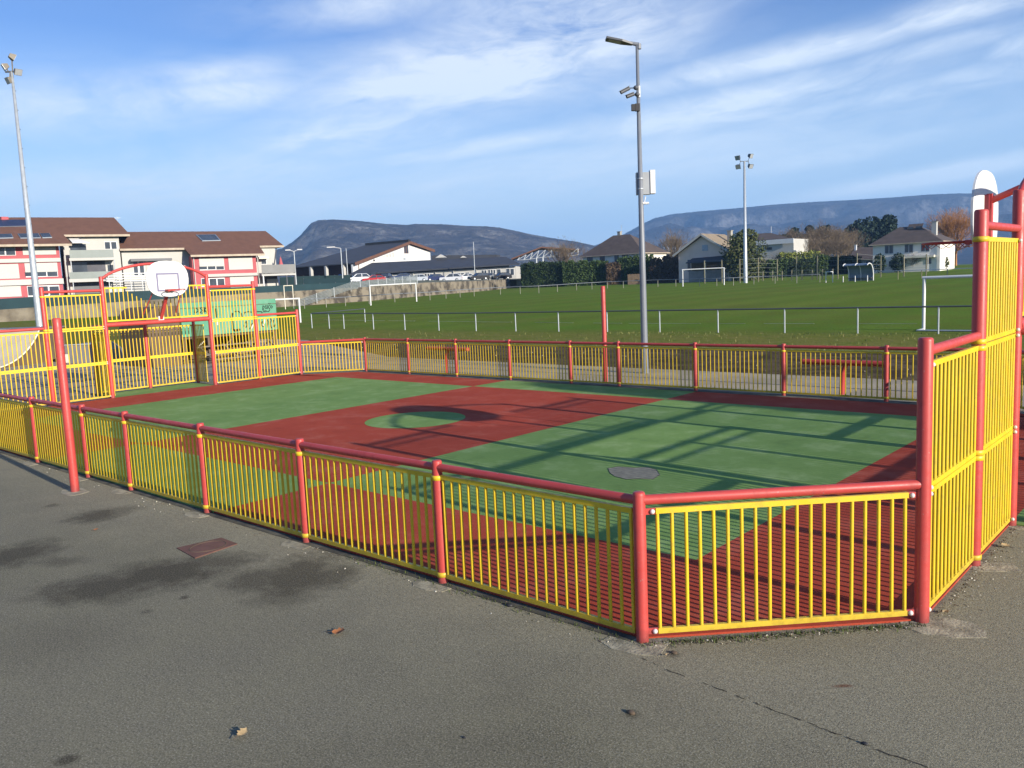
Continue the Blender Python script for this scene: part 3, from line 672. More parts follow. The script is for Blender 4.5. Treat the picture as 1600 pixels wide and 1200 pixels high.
def green_ramp():
    A, B = at(285.5, 526, 30), at(434, 515.3, 33.2); zb = (A.z+B.z)/2; zt = at(285.5, 473.7, 30).z; A.z = B.z = 0
    d = (B-A); L = d.length; d.normalize(); nb = Vector((-d.y, d.x, 0))
    if nb.dot(BK) < 0: nb = -nb
    root = thing('skate_ramp', A, 'raised skate platform with mint green graffitied side panel and dark open frame', 'skate ramp', 'skate ramps beyond the court')
    mb = MB(); mb.obox(A+UP*zb, d*L, nb*.06, UP*(zt-zb)); pn = mb.build('guard_panel', M['green_panel'], root)
    mb = MB(); mb.obox(A+UP*(zt-.20)-nb*.015, d*L, nb*.014, UP*.018); mb.build('panel_seam', M['darkwood'], pn)
    mb = MB(); mb.obox(A+UP*(zb-.10)+nb*.08, d*L, nb*2.2, UP*.08); mb.build('deck', M['darkwood'], root)
    for i in range(5):
        for y in (.1, 2.1):
            mb = MB(); mb.bar(A+d*(.1+(L-.2)*i/4)+nb*y-UP*.02, A+d*(.1+(L-.2)*i/4)+nb*y+UP*(zb-.1), .1, .1, up=(1,0,0)); mb.build('support_post', M['plyedge'], root)
    for i in range(4):
        p, q = A+d*(.1+(L-.2)*i/4)+nb*.05, A+d*(.1+(L-.2)*(i+1)/4)+nb*.05
        mb = MB(); mb.bar(p.lerp(q, .35 if i == 0 else 0)+UP*(.45 if i == 0 else .1), q.lerp(p, .2 if i == 0 else 0)+UP*(zb-.2), .03, .04); mb.build('cross_brace', M['cream'] if i == 0 else M['darkwood'], root)
    mb = MB(); mb.obox(A+nb*2.0, d*L, nb*.05, UP*zb); mb.build('back_board', M['plyedge'], root)
    mb = MB()
    for z, y in ((.28, -.9), (.28, -.55), (.55, -.3), (.12, -1.3)): mb.obox(A+d*.3+nb*y+UP*z, d*(L*.72), nb*.22, UP*.045)
    for i in range(4): mb.bar(A+d*(.5+i)-nb*1.2, A+d*(.5+i)-nb*.15+UP*.6, .06, .08)
    mb.build('step_planks', pm('grey_planks', (.17, .14, .11), .9, .3, 3), root)
    # dark curved side to the left
    C = []; w = 1.25
    for i in range(9):
        t = math.pi/2*i/8; C.append((w-.5+.5*math.sin(t), zt-.08-.5+.5*math.cos(t)))
    P = [A+nb*.1-d*.02]+[A+nb*.1-d*.02+UP*(zt-.08)]+[A+nb*.1-d*x+UP*z for x, z in C]+[A+nb*.1-d*(w-.1)]
    mb = MB(); mb.prism(P, nb*2.0); mb.build('side_panel', M['plyedge'], root)
    # paint strokes: pixel positions laid onto the panel plane
    def on(px, py):
        r = ray(px, py); t = (A-CAM).dot(nb)/r.dot(nb); return CAM+r*t-nb*.008
    def z5(x, y): return (380+x/8.89, 400+y/8.89)
    tagl = [[(272, 690), (268, 755)], [(270, 690), (292, 700), (290, 722), (270, 735), (290, 752)], [(305, 690), (322, 683), (308, 708), (322, 705), (308, 732), (326, 728)], [(340, 680), (338, 735)],
            [(372, 678), (341, 708), (372, 738)], [(392, 690), (406, 706), (395, 725), (378, 712), (380, 695), (395, 690)], [(350, 668), (352, 655)], [(366, 668), (372, 655)],
            [(275, 782), (287, 752), (298, 780)], [(302, 780), (312, 752), (324, 776)], [(330, 770), (352, 772), (368, 745)]]
    mb = MB()
    for s in tagl: mb.path([on(*z5(*p)) for p in s], .016, 4)
    mb.build('graffiti_tag', M['graffiti'], pn); mb = MB()
    def z1(x, y): return (320+x/10, 440+y/10)
    for s, r in (([(425, 490), (412, 560), (425, 640), (432, 740), (470, 765), (545, 750)], .05), ([(455, 468), (520, 462), (570, 500), (582, 560)], .02), ([(605, 520), (620, 480), (680, 470), (730, 478)], .022),
                 ([(760, 470), (880, 468), (895, 490)], .022), ([(610, 700), (625, 640), (650, 620), (660, 680), (640, 720)], .022), ([(700, 740), (740, 650), (770, 700), (780, 745)], .022),
                 ([(870, 640), (900, 620), (880, 680), (915, 700)], .025), ([(960, 580), (985, 620), (975, 720)], .022), ([(1010, 560), (1035, 600), (1020, 660), (1040, 730)], .022), ([(1075, 600), (1060, 660), (1080, 710), (1105, 660)], .022), ([(165, 420), (175, 560)], .03)):
        mb.path([on(*z1(*p)) for p in s], r, 4)
    mb.build('graffiti_letter', M['graffiti'], pn)
    for s in ([(330, 486), (331, 494)], [(304, 489), (304, 481), (309, 483), (309, 487), (304, 489)], [(316, 481), (312, 481), (316, 485), (312, 489), (316, 489)], [(323, 480), (319, 484), (319, 480), (319, 488), (319, 484), (323, 488)]):
        mb = MB(); mb.path([on(*p) for p in s], .02, 4); mb.build('graffiti_letter', M['graffiti'], pn)
    mb = MB()
    for s in ([(470, 775), (520, 765), (545, 762)], [(720, 745), (745, 690), (760, 640)], [(905, 690), (930, 640), (935, 590)], [(190, 590), (195, 680)]): mb.path([on(*z1(*p)) for p in s], .028, 4)
    mb.build('pale_graffiti', M['graffiti2'], pn)
green_ramp()

# ------------------------------------------------------------------ walls and screens along the far left
wall_l = [(-160, 513, 493), (0, 503, 484), (200, 493, 471), (400, 482, 458)]
wall_r = [(400, 482, 458), (477, 477, 454), (577, 470, 448), (665, 462, 441.5), (740, 456, 439), (797, 450.3, 436.5)]
def wpts(L): 
    out = []
    for px, b, t in L:
        p = gnd(px, b); out.append((p, zat(p.x, p.y, t)))
    return out
def wall(name, L, m, label, th=.5):
    W = wpts(L); root = thing(name, W[len(W)//2][0], label, 'wall', 'walls below the car park'); mb = MB()
    for (a, za), (b, zb) in zip(W, W[1:]):
        back = Vector((a.x, a.y, 0)).normalized()*th
        mb.hexa([a-UP, b-UP, b-UP+back, a-UP+back, Vector((a.x, a.y, za)), Vector((b.x, b.y, zb)), Vector((b.x, b.y, zb))+back, Vector((a.x, a.y, za))+back])
    mb.build('wall', m, root); return W
WL = wall('concrete_wall', wall_l, M['concwall'], 'long pale concrete wall under the teal screen, seen through the left goal wall')
WR = wall('stone_wall', wall_r, M['stonewall'], 'stained stone retaining wall below the parked cars')
def screen(name, L, m, label, D=None, posts=True):            # L: (px, top, bottom)
    root = None; mb = MB(); pm_ = MB(); pts = []
    for px, t, b in L:
        p = at(px, b, D) if D else None
        if p is None:
            W = WL+WR; best = min(zip(wall_l+wall_r, W), key=lambda q: abs(q[0][0]-px))
            # interpolate the wall line
            Ls = wall_l+wall_r[1:]; Ws = WL+WR[1:]
            for k in range(len(Ls)-1):
                if Ls[k][0] <= px <= Ls[k+1][0]: break
            f = (px-Ls[k][0])/(Ls[k+1][0]-Ls[k][0]); q = Ws[k][0].lerp(Ws[k+1][0], f); q = q+Vector((q.x, q.y, 0)).normalized()*.25
            p = Vector((q.x, q.y, zat(q.x, q.y, b)))
        pts.append((p, zat(p.x, p.y, t)))
    root = thing(name, pts[len(pts)//2][0], label, 'screen fence', 'teal wind screens')
    for (a, za), (b, zb) in zip(pts, pts[1:]):
        back = Vector((a.x, a.y, 0)).normalized()*.05
        mb.hexa([a, b, b+back, a+back, Vector((a.x, a.y, za)), Vector((b.x, b.y, zb)), Vector((b.x, b.y, zb))+back, Vector((a.x, a.y, za))+back])
        n = max(1, int((b-a).length/2.5))
        for i in range(n):
            q = a.lerp(b, i/n)+back*1.1; z = za+(zb-za)*i/n; pm_.tube(q-UP*.3, Vector((q.x, q.y, z+.12)), .04, n=6)
    mb.build('screen_cloth', m, root); pm_.build('posts', M['dgrey'], root)
screen('screen_fence', [(-160, 478, 493.5), (0, 467, 484.5), (200, 455.5, 471.5), (400, 447.8, 458.5), (477, 444.2, 454.5), (548, 441.3, 450)], M['teal'], 'long teal windscreen on top of the wall in front of the red apartments')
screen('screen_fence', [(475, 435.6, 444.2), (548, 434.6, 442.5)], M['teal'], 'short upper teal windscreen below the dark school roof', 134)
screen('screen_fence', [(438, 433.5, 447), (475, 431.5, 445), (548, 429.5, 442)], M['tealdark'], 'nearly black windscreen band between the teal screens and the school', 142)
def mesh_fence():
    L = [(466, 468.5, 480), (548, 441.5, 452), (652, 429.5, 441.5)]
    pts = []
    for px, t, b in L:
        f = 0
        Ls = wall_r; Ws = WR
        for k in range(len(Ls)-1):
            if Ls[k][0] <= px <= Ls[k+1][0]: break
        f = (px-Ls[k][0])/(Ls[k+1][0]-Ls[k][0]); q = Ws[k][0].lerp(Ws[k+1][0], f); q = q-Vector((q.x, q.y, 0)).normalized()*.6
        pts.append((Vector((q.x, q.y, zat(q.x, q.y, b))), zat(q.x, q.y, t)))
    root = thing('mesh_fence', pts[1][0], 'sloping grey mesh fence along the ramp up to the car park', 'fence')
    mb = MB(); pp = MB()
    for (a, za), (b, zb) in zip(pts, pts[1:]):
        n = int((b-a).length/.16)
        for i in range(n+1):
            q = a.lerp(b, i/n); z = za+(zb-za)*i/n; mb.bar(q, Vector((q.x, q.y, z)), .035, .035, up=(1, 0, 0))
        for k in range(6):
            f = k/5; mb.bar(a+UP*((za-a.z)*f), b+UP*((zb-b.z)*f), .035, .035)
        n = max(2, int((b-a).length/2.5))
        for i in range(n+1):
            q = a.lerp(b, i/n); z = za+(zb-za)*i/n; pp.tube(q-UP*.3, Vector((q.x, q.y, z+.1)), .05, n=6)
    mb.build('mesh', M['mesh'], root); pp.build('posts', M['galv'], root)
mesh_fence()
# car park terrace above the stone wall
yb = lambda px: 437.2+ (px-560)*.010 if px < 700 else 438.6-(px-700)*.03
def terrace():
    mb = MB(); rows = []
    Ls = wall_l[:-1]+wall_r; Ws = WL[:-1]+WR
    for (px, b, t), (p, z) in zip(Ls, Ws):
        o = Vector((p.x, p.y, 0)).normalized(); q = p+o*.3; d = depth(p)+9
        c = at(px, yb(px) if px > 500 else t-2, d)
        e = Vector((c.x, c.y, 0))+o*140; rows.append((Vector((q.x, q.y, z-.08)), c, Vector((e.x, e.y, c.z))))
    o = Vector((.55, .83, 0)); last = rows[-1]; rows.append(tuple(v+o*7 for v in last))
    vs = [v for r in rows for v in r]; n = len(rows)
    mb.add(vs, [(3*i+k, 3*i+3+k, 3*i+4+k, 3*i+1+k) for i in range(n-1) for k in (0, 1)])
    struct('car_park', mb, pm('car_park_surface', (.10, .10, .085), .95, .3, .6, col2=(.075, .09, .035)))
    return rows
terrace()

# ------------------------------------------------------------------ buildings
class Fac:
    def __init__(s, O, n): s.O = Vector(O); s.n = Vector(n).normalized(); s.u = Vector((-s.n.y, s.n.x, 0))
    def hit(s, px, py, off=0.0):
        r = ray(px, py); return CAM+r*(((s.O-CAM).dot(s.n)+off)/r.dot(s.n))
    def box(s, mb, x0, y0, x1, y1, o0, o1, zb=None, zt=None):
        a, b = s.hit(x0, y0, o1), s.hit(x1, y1, o1); u0, u1 = a.dot(s.u), b.dot(s.u)
        z1, z0 = (a.z if zt is None else zt), (b.z if zb is None else zb)
        base = s.u*u0+s.n*(s.O.dot(s.n)+o0); base.z = z0
        mb.obox(base, s.u*(u1-u0), s.n*(o1-o0), (0, 0, z1-z0)); return u0, u1, z0, z1
    def P(s, u, z, off): return s.u*u+s.n*(s.O.dot(s.n)+off)+Vector((0, 0, z-(s.u*u+s.n*(s.O.dot(s.n)+off)).z))
def part(F, root, name, m, rects, o0, o1, **k):
    mb = MB()
    for r in rects: F.box(mb, *r, o0, o1, **k)
    return mb.build(name, m, root)
def window(F, root, x0, y0, x1, y1, off=0.0, panes=2, fm=None, gm=None, shut=0.0, ft=.10):
    mb = MB(); F.box(mb, x0, y0, x1, y1, off-.02, off+.05); w = mb.build('window', fm or M['white'], root)
    mb = MB(); dx = (x1-x0); e = min(.9, dx*.08)
    ys = y0+(y1-y0)*shut
    for i in range(panes):
        a = x0+e+(dx-e)*i/panes; b = x0+(dx-e)*(i+1)/panes; F.box(mb, a, ys+.7, b, y1-.7, off, off+.065)
    mb.build('pane', gm or M['glass'], w)
    if shut > 0:
        mb = MB(); F.box(mb, x0+.3, y0+.2, x1-.3, ys, off, off+.09); mb.build('roller_shutter', M['shutter'], w)
    return w
def gz(F, px): p = F.hit(px, 440, 0); return tz(p.x, p.y)-.5
NA = (.951, -.309, 0)
def l_roof(F, root, ridge_off, ridge, eave_main, eave_bays, m, thick=.2):
    """One slope: ridge (px0, px1, py), main eave (px0, px1, py), bays (px0, px1, py) hanging lower."""
    a, b = F.hit(ridge[0], ridge[2], ridge_off), F.hit(ridge[1], ridge[2], ridge_off); zr = (a.z+b.z)/2
    o1 = .6; e = F.hit((eave_main[0]+eave_main[1])/2, eave_main[2], o1); k = (e.z-zr)/(o1-ridge_off)
    def loc(px, py):                                          # onto the roof plane
        lo, hi = -6.0, 8.0
        for _ in range(50):
            mid = (lo+hi)/2; p = F.hit(px, py, mid)
            if p.z > zr+k*(mid-ridge_off): hi = mid
            else: lo = mid
        return F.hit(px, py, lo), lo
    return a, b, zr, k, loc
def roof_slab(F, root, pts, zr, back, m, name='roof', thick=.22):
    mb = MB(); mb.prism(pts, (0, 0, -thick)); r = mb.build(name, m, root); return r
def apartments_left():
    F = Fac(at(100, 420, 103.5), NA); z0 = gz(F, 100)
    root = thing('apartment_building', F.hit(60, 470, 0), 'pink and white apartment block at the left edge under a brown roof with skylights', 'apartment block', 'apartment blocks behind the left goal wall')
    zt = F.hit(150, 368, 0).z; zb = F.hit(40, 385, 2.0).z
    mb = MB(); F.box(mb, 96, 366, 195, 470, -10, 0, zb=z0, zt=zt); mb.build('wall', M['render_white'], root)
    mb = MB(); F.box(mb, -130, 384, 101, 470, -9, 2.0, zb=z0, zt=zb); bay = mb.build('bay_wall', M['pink'], root)
    a, b, zr, k, loc = l_roof(F, root, -5.0, (-130, 178, 339.6), (98, 204, 366.5), None, None)
    B0, ob = loc(-20, 382.5); zbv = B0.z
    def onz(px, off): p = F.hit(px, 380, off); p.z = zr+k*(off+5.0); return p
    pts = [onz(-130, ob), onz(112, ob), onz(101, .6), onz(204, .6), b.copy(), onz(-130, -5.0)]
    pts[4].z = zr; pts[5].z = zr
    mb = MB(); mb.prism(pts, (0, 0, -.2)); rf = mb.build('roof', M['rooftile'], root)
    bk = [pts[5], pts[4], pts[3]-F.n*11.0, pts[0]-F.n*11.5]; bk[2].z = bk[3].z = zr-2.9
    mb = MB(); mb.prism(bk, (0, 0, -.2)); mb.prism([pts[4], pts[3], pts[3]-F.n*11], (0, 0, -.2)); mb.build('roof_back', M['rooftile'], root)
    mb = MB(); mb.bar(pts[0]+F.n*.05-UP*.12, pts[1]+F.n*.05-UP*.12, .12, .26); mb.bar(pts[2]+F.n*.05-UP*.12, pts[3]+F.n*.05-UP*.12, .12, .26); mb.build('gutter', M['fascia'], root)
    def onroof(px, py): p, o = loc(px, py); return p
    for q in ([(-14, 367.5), (18, 366.5), (21, 372.5), (-10, 373.5)], [(27.5, 366.5), (60, 366), (64, 372.5), (32, 373)], [(62.5, 366), (77, 365.6), (81.5, 372), (66.5, 372.5)]):
        mb = MB(); P = [onroof(*c) for c in q]; mb.prism([p+UP*.02 for p in P], (0, 0, .10)); sk = mb.build('skylight', M['bluegrey'], root)
        mb = MB(); c = sum(P, Vector())/4; mb.prism([c+(p-c)*.94+UP*.11 for p in P], (0, 0, .03)); mb.build('pane', M['glass'], sk)
    mb = MB(); mb.prism([onroof(*c)+UP*.02 for c in [(-30, 345), (41, 344.5), (50, 354), (-20, 355.5)]], (0, 0, .1)); so = mb.build('solar_panel', pm('solar_panel', (.025, .03, .06), .25, .2, 1.5), root)
    o = 2.0
    for r in ((-130, 407, 95, 409), (-130, 441.6, 100, 443.6)): part(F, root, 'ledge', M['shutter'], [(r[0], r[1]+.3, r[2], r[3]-.3)], o, o+.25)
    window(F, root, -25, 386.5, 25, 399, o, 3); part(F, root, 'roller_shutter', M['shutter'], [(34.5, 384.5, 88, 397.5)], o, o+.08)
    part(F, root, 'roller_shutter', M['shutter'], [(-25, 413.5, 31, 435)], o, o+.08); window(F, root, 38, 411.5, 91, 432, o, 3, shut=.62)
    part(F, root, 'roller_shutter', M['shutter'], [(-25, 448.5, 34, 463)], o, o+.08); window(F, root, 42, 447, 94, 462, o, 3)
    window(F, root, -110, 386.5, -45, 399, o, 3); window(F, root, -110, 413, -45, 433, o, 3, shut=.6)
    p = F.hit(99.5, 386, o+.12); mb = MB(); mb.tube(p, Vector((p.x, p.y, z0)), .07, n=8); mb.build('downpipe', M['render_white'], root)
    # balconies of the white part
    for y0, y1, s0, s1 in ((391, 403, 403.5, 406), (425.5, 436, 436.3, 439)):
        part(F, root, 'balcony_slab', M['render_white'], [(108, s0, 179, s1)], 0, 1.6)
        mb = MB(); F.box(mb, 108, y0, 178, y1, 1.54, 1.58); F.box(mb, 176.8, y0, 178, y1, 0, 1.53); mb.build('balustrade', pm('frosted_balustrade', (.15, .18, .17), .4, .12, .8), root)
    part(F, root, 'window', M['glass'], [(109, 381.5, 135, 391)], 0, .05); window(F, root, 162.5, 377.5, 183.5, 389.5, 0, 2)
    part(F, root, 'window', M['glass'], [(112, 410, 137, 426)], 0, .05); part(F, root, 'recess', pm('shaded_recess', (.085, .085, .10), .8, .2, 1), [(112, 408.5, 167, 437)], -.6, .03); part(F, root, 'recess', M['dgrey'], [(113, 441, 174, 470)], -.6, .03)
    part(F, root, 'window', M['glass'], [(168, 414, 178, 425)], 0, .05)
    mb = MB(); p = [F.hit(106.5, 371.5, .05), F.hit(120, 371.5, .05), F.hit(140, 379, 1.5), F.hit(113, 379, 1.5)]; p[3].z = p[2].z; mb.prism(p, (0, 0, -.05)); mb.build('awning', M['white'], root)
    for px in (110, 178):
        p = F.hit(px, 403, 1.5); mb = MB(); mb.tube(p, Vector((p.x, p.y, z0)), .07, n=8); mb.build('column', M['galv'], root)
    p = F.hit(6, 341, -4.6); mb = MB(); mb.box(p.x-.4, p.y-.4, p.z-1.2, p.x+.4, p.y+.4, p.z+.15); mb.build('chimney', M['pink'], root)
    p = F.hit(183, 340.5, -4.6); mb = MB(); mb.tube(p-UP*1.2, p+UP*.15, .03, n=6); mb.bar(p-F.u*.35, p+F.u*.4, .03, .03); mb.build('aerial', M['galv'], root)
apartments_left()
def apartments_right():
    F = Fac(at(350, 420, 113.5), NA); z0 = gz(F, 350)
    root = thing('apartment_building', F.hit(340, 465, 0), 'pink and white apartment block behind the backboard, one flat skylight in its brown roof', 'apartment block', 'apartment blocks behind the left goal wall')
    mb = MB(); F.box(mb, 189, 387.5, 436, 470, -10, 0, zb=z0, zt=F.hit(240, 389, 0).z); F.box(mb, 405, 384.5, 434, 470, -7, .02, zb=z0, zt=F.hit(420, 385.5, 0).z); mb.build('wall', M['render_white'], root)
    mb = MB(); F.box(mb, 299, 398, 405, 470, -9, 2.2, zb=z0, zt=F.hit(350, 398.6, 2.2).z); mb.build('bay_wall', M['pink'], root)
    a, b, zr, k, loc = l_roof(F, root, -5.0, (188, 415, 361.6), (197, 285, 388), None, None)
    B0, ob = loc(350, 397.5)
    def onz(px, off): p = F.hit(px, 380, off); p.z = zr+k*(off+5.0); return p
    pts = [onz(186, .6), onz(287, .6), onz(296, ob), onz(412, ob), onz(405, .3), onz(443, .3), b.copy(), onz(186, -5.0)]
    pts[6].z = pts[7].z = zr
    mb = MB(); mb.prism(pts, (0, 0, -.2)); mb.build('roof', M['rooftile'], root)
    bk = [pts[7], pts[6], pts[5]-F.n*11.0, pts[0]-F.n*11.0]; bk[2].z = bk[3].z = zr-2.9
    mb = MB(); mb.prism(bk, (0, 0, -.2)); mb.prism([pts[6], pts[5], pts[5]-F.n*11], (0, 0, -.2)); mb.build('roof_back', M['rooftile'], root)
    mb = MB()
    for i, j in ((0, 1), (2, 3), (4, 5)): mb.bar(pts[i]+F.n*.05-UP*.12, pts[j]+F.n*.05-UP*.12, .12, .26)
    mb.build('gutter', M['fascia'], root)
    mb = MB(); P = [loc(*c)[0] for c in [(306, 368), (337, 367.5), (345, 376.5), (316, 377.2)]]; mb.prism([p+UP*.02 for p in P], (0, 0, .1)); sk = mb.build('skylight', M['bluegrey'], root)
    mb = MB(); c = sum(P, Vector())/4; mb.prism([c+(p-c)*.88+UP*.11 for p in P], (0, 0, .03)); mb.build('pane', M['glass'], sk)
    o = 2.2
    window(F, root, 310.5, 403, 351, 421.5, o, 3, shut=.68); part(F, root, 'roller_shutter', M['shutter'], [(356.5, 402, 395.5, 420.5)], o, o+.08)
    part(F, root, 'ledge', M['render_white'], [(322, 428.5, 403, 430.3)], o, o+.4)
    window(F, root, 314, 435, 352, 447, o, 3); part(F, root, 'roller_shutter', M['shutter'], [(359, 433, 397.5, 448)], o, o+.08)
    p = F.hit(402, 399, o+.12); mb = MB(); mb.tube(p, Vector((p.x, p.y, z0)), .07, n=8); p = F.hit(302, 399, o+.12); mb.tube(p, Vector((p.x, p.y, z0)), .07, n=8); mb.build('downpipe', M['render_white'], root)
    for x0, x1 in ((207, 227), (285, 291)): window(F, root, x0, 408, x1, 432, 0, 2)
    part(F, root, 'awning', M['dgrey'], [(204, 404.5, 269, 407)], 0, 1.0); part(F, root, 'roller_shutter', M['shutter'], [(228, 408, 266, 432)], 0, .06)
    mb = MB()
    for y in (427.5, 431.5, 435.5, 439.5):
        q, r = F.hit(166, y, 3), F.hit(240, y-.8, 3); mb.bar(q, r, .09, .09)
    for px in (169, 186, 203, 221, 238):
        q = F.hit(px, 427, 3); mb.bar(q, Vector((q.x, q.y, z0)), .07, .07, up=(1, 0, 0))
    mb.build('terrace_railing', M['white'], root)
    window(F, root, 407.5, 406, 417, 413, .02, 1); part(F, root, 'awning', M['cream'], [(404, 401.5, 420, 404)], .02, 1.2)
    part(F, root, 'balcony_slab', M['render_white'], [(409, 427, 462, 429.5)], 0, 3.2)
    mb = MB(); F.box(mb, 408.5, 414, 462, 427, 3.14, 3.2); F.box(mb, 461, 414, 462, 427, 0, 3.13); mb.build('balustrade', pm('grey_balustrade', (.19, .19, .185), .7, .1, .8), root)
    for px in (411, 447.5, 460):
        p = F.hit(px, 428, 3.1); mb = MB(); mb.tube(p, Vector((p.x, p.y, z0)), .1, n=8); mb.build('column', M['white'] if px < 420 else M['dgrey'], root)
    part(F, root, 'recess', M['dgrey'], [(412, 430, 436, 470)], -.5, .04); part(F, root, 'door', M['render_white'], [(417, 436, 437, 470)], .04, .12)
    p = F.hit(432, 388, .15); mb = MB(); mb.tube(p, F.hit(429, 413, .15), .06, n=8); mb.build('downpipe', M['dgrey'], root)
    p = F.hit(439, 414, 2.2); r2 = thing('parasol', p, 'folded pink parasol standing on the balcony right of the pink apartments', 'parasol')
    mb = MB(); mb.tube(p-UP*.1, p+UP*.3, .03, n=6); mb.build('pole', M['galv'], r2)
    mb = MB(); mb.lathe(p, [(.32, .05), (.22, .35), (.12, .85), (.02, 1.15)], 10); mb.build('canopy', M['pink'], r2)
apartments_right()

def gym():
    n = Vector((.985, .174, 0)); F = Fac(at(600, 410, 205), n); e = -F.n
    root = thing('school_hall', F.hit(600, 430, 0), 'school hall with a bright white gable and large dark sloping roof', 'hall'); z0 = 0.5
    A, B, C_ = F.hit(550.5, 412.5), F.hit(637.5, 379), F.hit(675.5, 392)
    w = [F.hit(551, 413), F.hit(637.5, 381.5), F.hit(672, 393)]
    mb = MB(); mb.prism([Vector((w[0].x, w[0].y, z0)), w[0], w[1], w[2], Vector((w[2].x, w[2].y, z0))], e*.5); mb.build('gable_wall', M['white'], root)
    up = UP*.25; D_ = A+e*21; E_ = B+e*14
    mb = MB(); mb.prism([A+F.n*.8, B+F.n*.8, E_, D_], up); mb.build('roof', M['roofslate'], root)
    mb = MB(); G = C_+e*22; mb.prism([B+F.n*.8, C_+F.n*.8, G, E_], up); mb.build('roof_back', M['roofslate'], root)
    mb = MB()
    for p, q in ((A, B), (B, C_)): mb.bar(p+F.n*.82-UP*.05, q+F.n*.82-UP*.05, .1, .7)
    mb.build('bargeboard', M['brownwood'], root)
    mb = MB(); mb.bar(B+F.n*.5+UP*.45, E_+UP*.45, 1.0, .55); mb.build('ridge_cap', M['black'], root)
    u = F.u; ins = u*2.0
    mb = MB(); a, b = A+ins, D_+ins; mb.add([Vector((a.x, a.y, z0)), Vector((b.x, b.y, z0)), b+UP*.5, a+UP*.5], [(0, 1, 2, 3)]); mb.prism([Vector((a.x, a.y, z0)), Vector((b.x, b.y, z0)), b+UP*.5, a+UP*.5], u*.3); mb.build('side_wall', M['brownwood'], root)
    for t in (.15, .42, .66):
        p = A.lerp(D_, t)+u*.4; mb = MB(); mb.bar(Vector((p.x, p.y, z0)), p, .7, .7, up=(1, 0, 0)); mb.build('pillar', M['render_shade'], root)
    mb = MB(); mb.obox(A.lerp(D_, .18)+u*1.8-UP*3.0, (D_-A)*.12, u*.1, UP*.8); mb.build('blue_panel', pm('blue_panel', (.05, .16, .5), .6, .1, 2), root)
    window(F, root, 631, 383, 638.5, 396, 0, 2, fm=M['brownwood'])
    mb = MB()
    for i, (x0, y0) in enumerate(((599, 400), (603.5, 398), (608.5, 396.5), (613, 394.5))): F.box(mb, x0, y0, x0+3.2, 401.5, 0, .06)
    mb.build('window', M['shutter'], root)
    part(F, root, 'vent', M['galv'], [(630.5, 402.5, 634, 406)], 0, .1); part(F, root, 'lamp', M['black'], [(584, 405.5, 586, 408)], 0, .2)
gym()
def wing():
    F = Fac(at(680, 430, 190), (at(548, 428, 193)-at(800, 428, 188)).cross(UP).normalized()*1)
    if (CAM-F.O).dot(F.n) < 0: F = Fac(F.O, -F.n)
    root = thing('school_wing', F.hit(680, 440, 0), 'long low white school wing with dark roof behind the parked cars', 'school wing'); z0 = 1.0
    wl, wr = F.hit(556, 432), F.hit(806, 416)
    mb = MB(); mb.prism([Vector((wl.x, wl.y, z0)), wl, wr, Vector((wr.x, wr.y, z0))], -F.n*8); mb.build('wall', M['render_white'], root)
    el, er = F.hit(545, 428.6, 1.2), F.hit(812, 411.6, 1.2); rl, rr = F.hit(581, 410.5, -9), F.hit(790, 401, -9)
    mb = MB(); mb.prism([el, er, rr, rl], (0, 0, -.3)); mb.build('roof', M['roofslate'], root)
    mb = MB(); mb.prism([rl, rr, rr-F.n*10-UP*3.5, rl-F.n*10-UP*3.5], (0, 0, -.3)); mb.build('roof_back', M['roofslate'], root)
    mb = MB(); q0, q1 = F.hit(674, 400.5, -14), F.hit(776, 399, -14); mb.prism([q0-UP*2, q1-UP*2, q1+UP*.2, q0+UP*.2], -F.n*6); mb.build('upper_roof', M['roofslate'], root)
    for x in (688, 723):
        P = F.hit(x, 402.5, -8); mb = MB(); mb.prism([P-F.u*(1.2 if x < 700 else .6), P+F.u*(1.2 if x < 700 else .6), P+UP*(.75 if x < 700 else .4)], -F.n*2); mb.build('dormer', M['render_white'], root)
    yt = lambda px: 431.6+(px-556)*(-.0615)
    for x0, x1, np_ in ((557, 568, 2), (569, 578, 2), (585, 597, 2), (598, 609, 2), (617, 628, 3), (629, 641, 2), (650, 661, 2), (663, 676, 3), (713, 726, 2), (727, 734, 1), (752, 761, 2), (762, 775, 3), (776, 783, 1), (790, 804, 2)):
        low = x0 > 700 and x0 < 740
        window(F, root, x0, yt(x0)+(4.2 if low else 2.2), x1, yt(x0)+(7.5 if low else 13), 0, np_)
    mb = MB()
    for x in (582, 613, 645, 680, 708, 744): 
        F.box(mb, x, yt(x)+1, x+2.2, 455, 0, .35, zb=z0)
    mb.build('pilaster', M['render_white'], root)
wing()
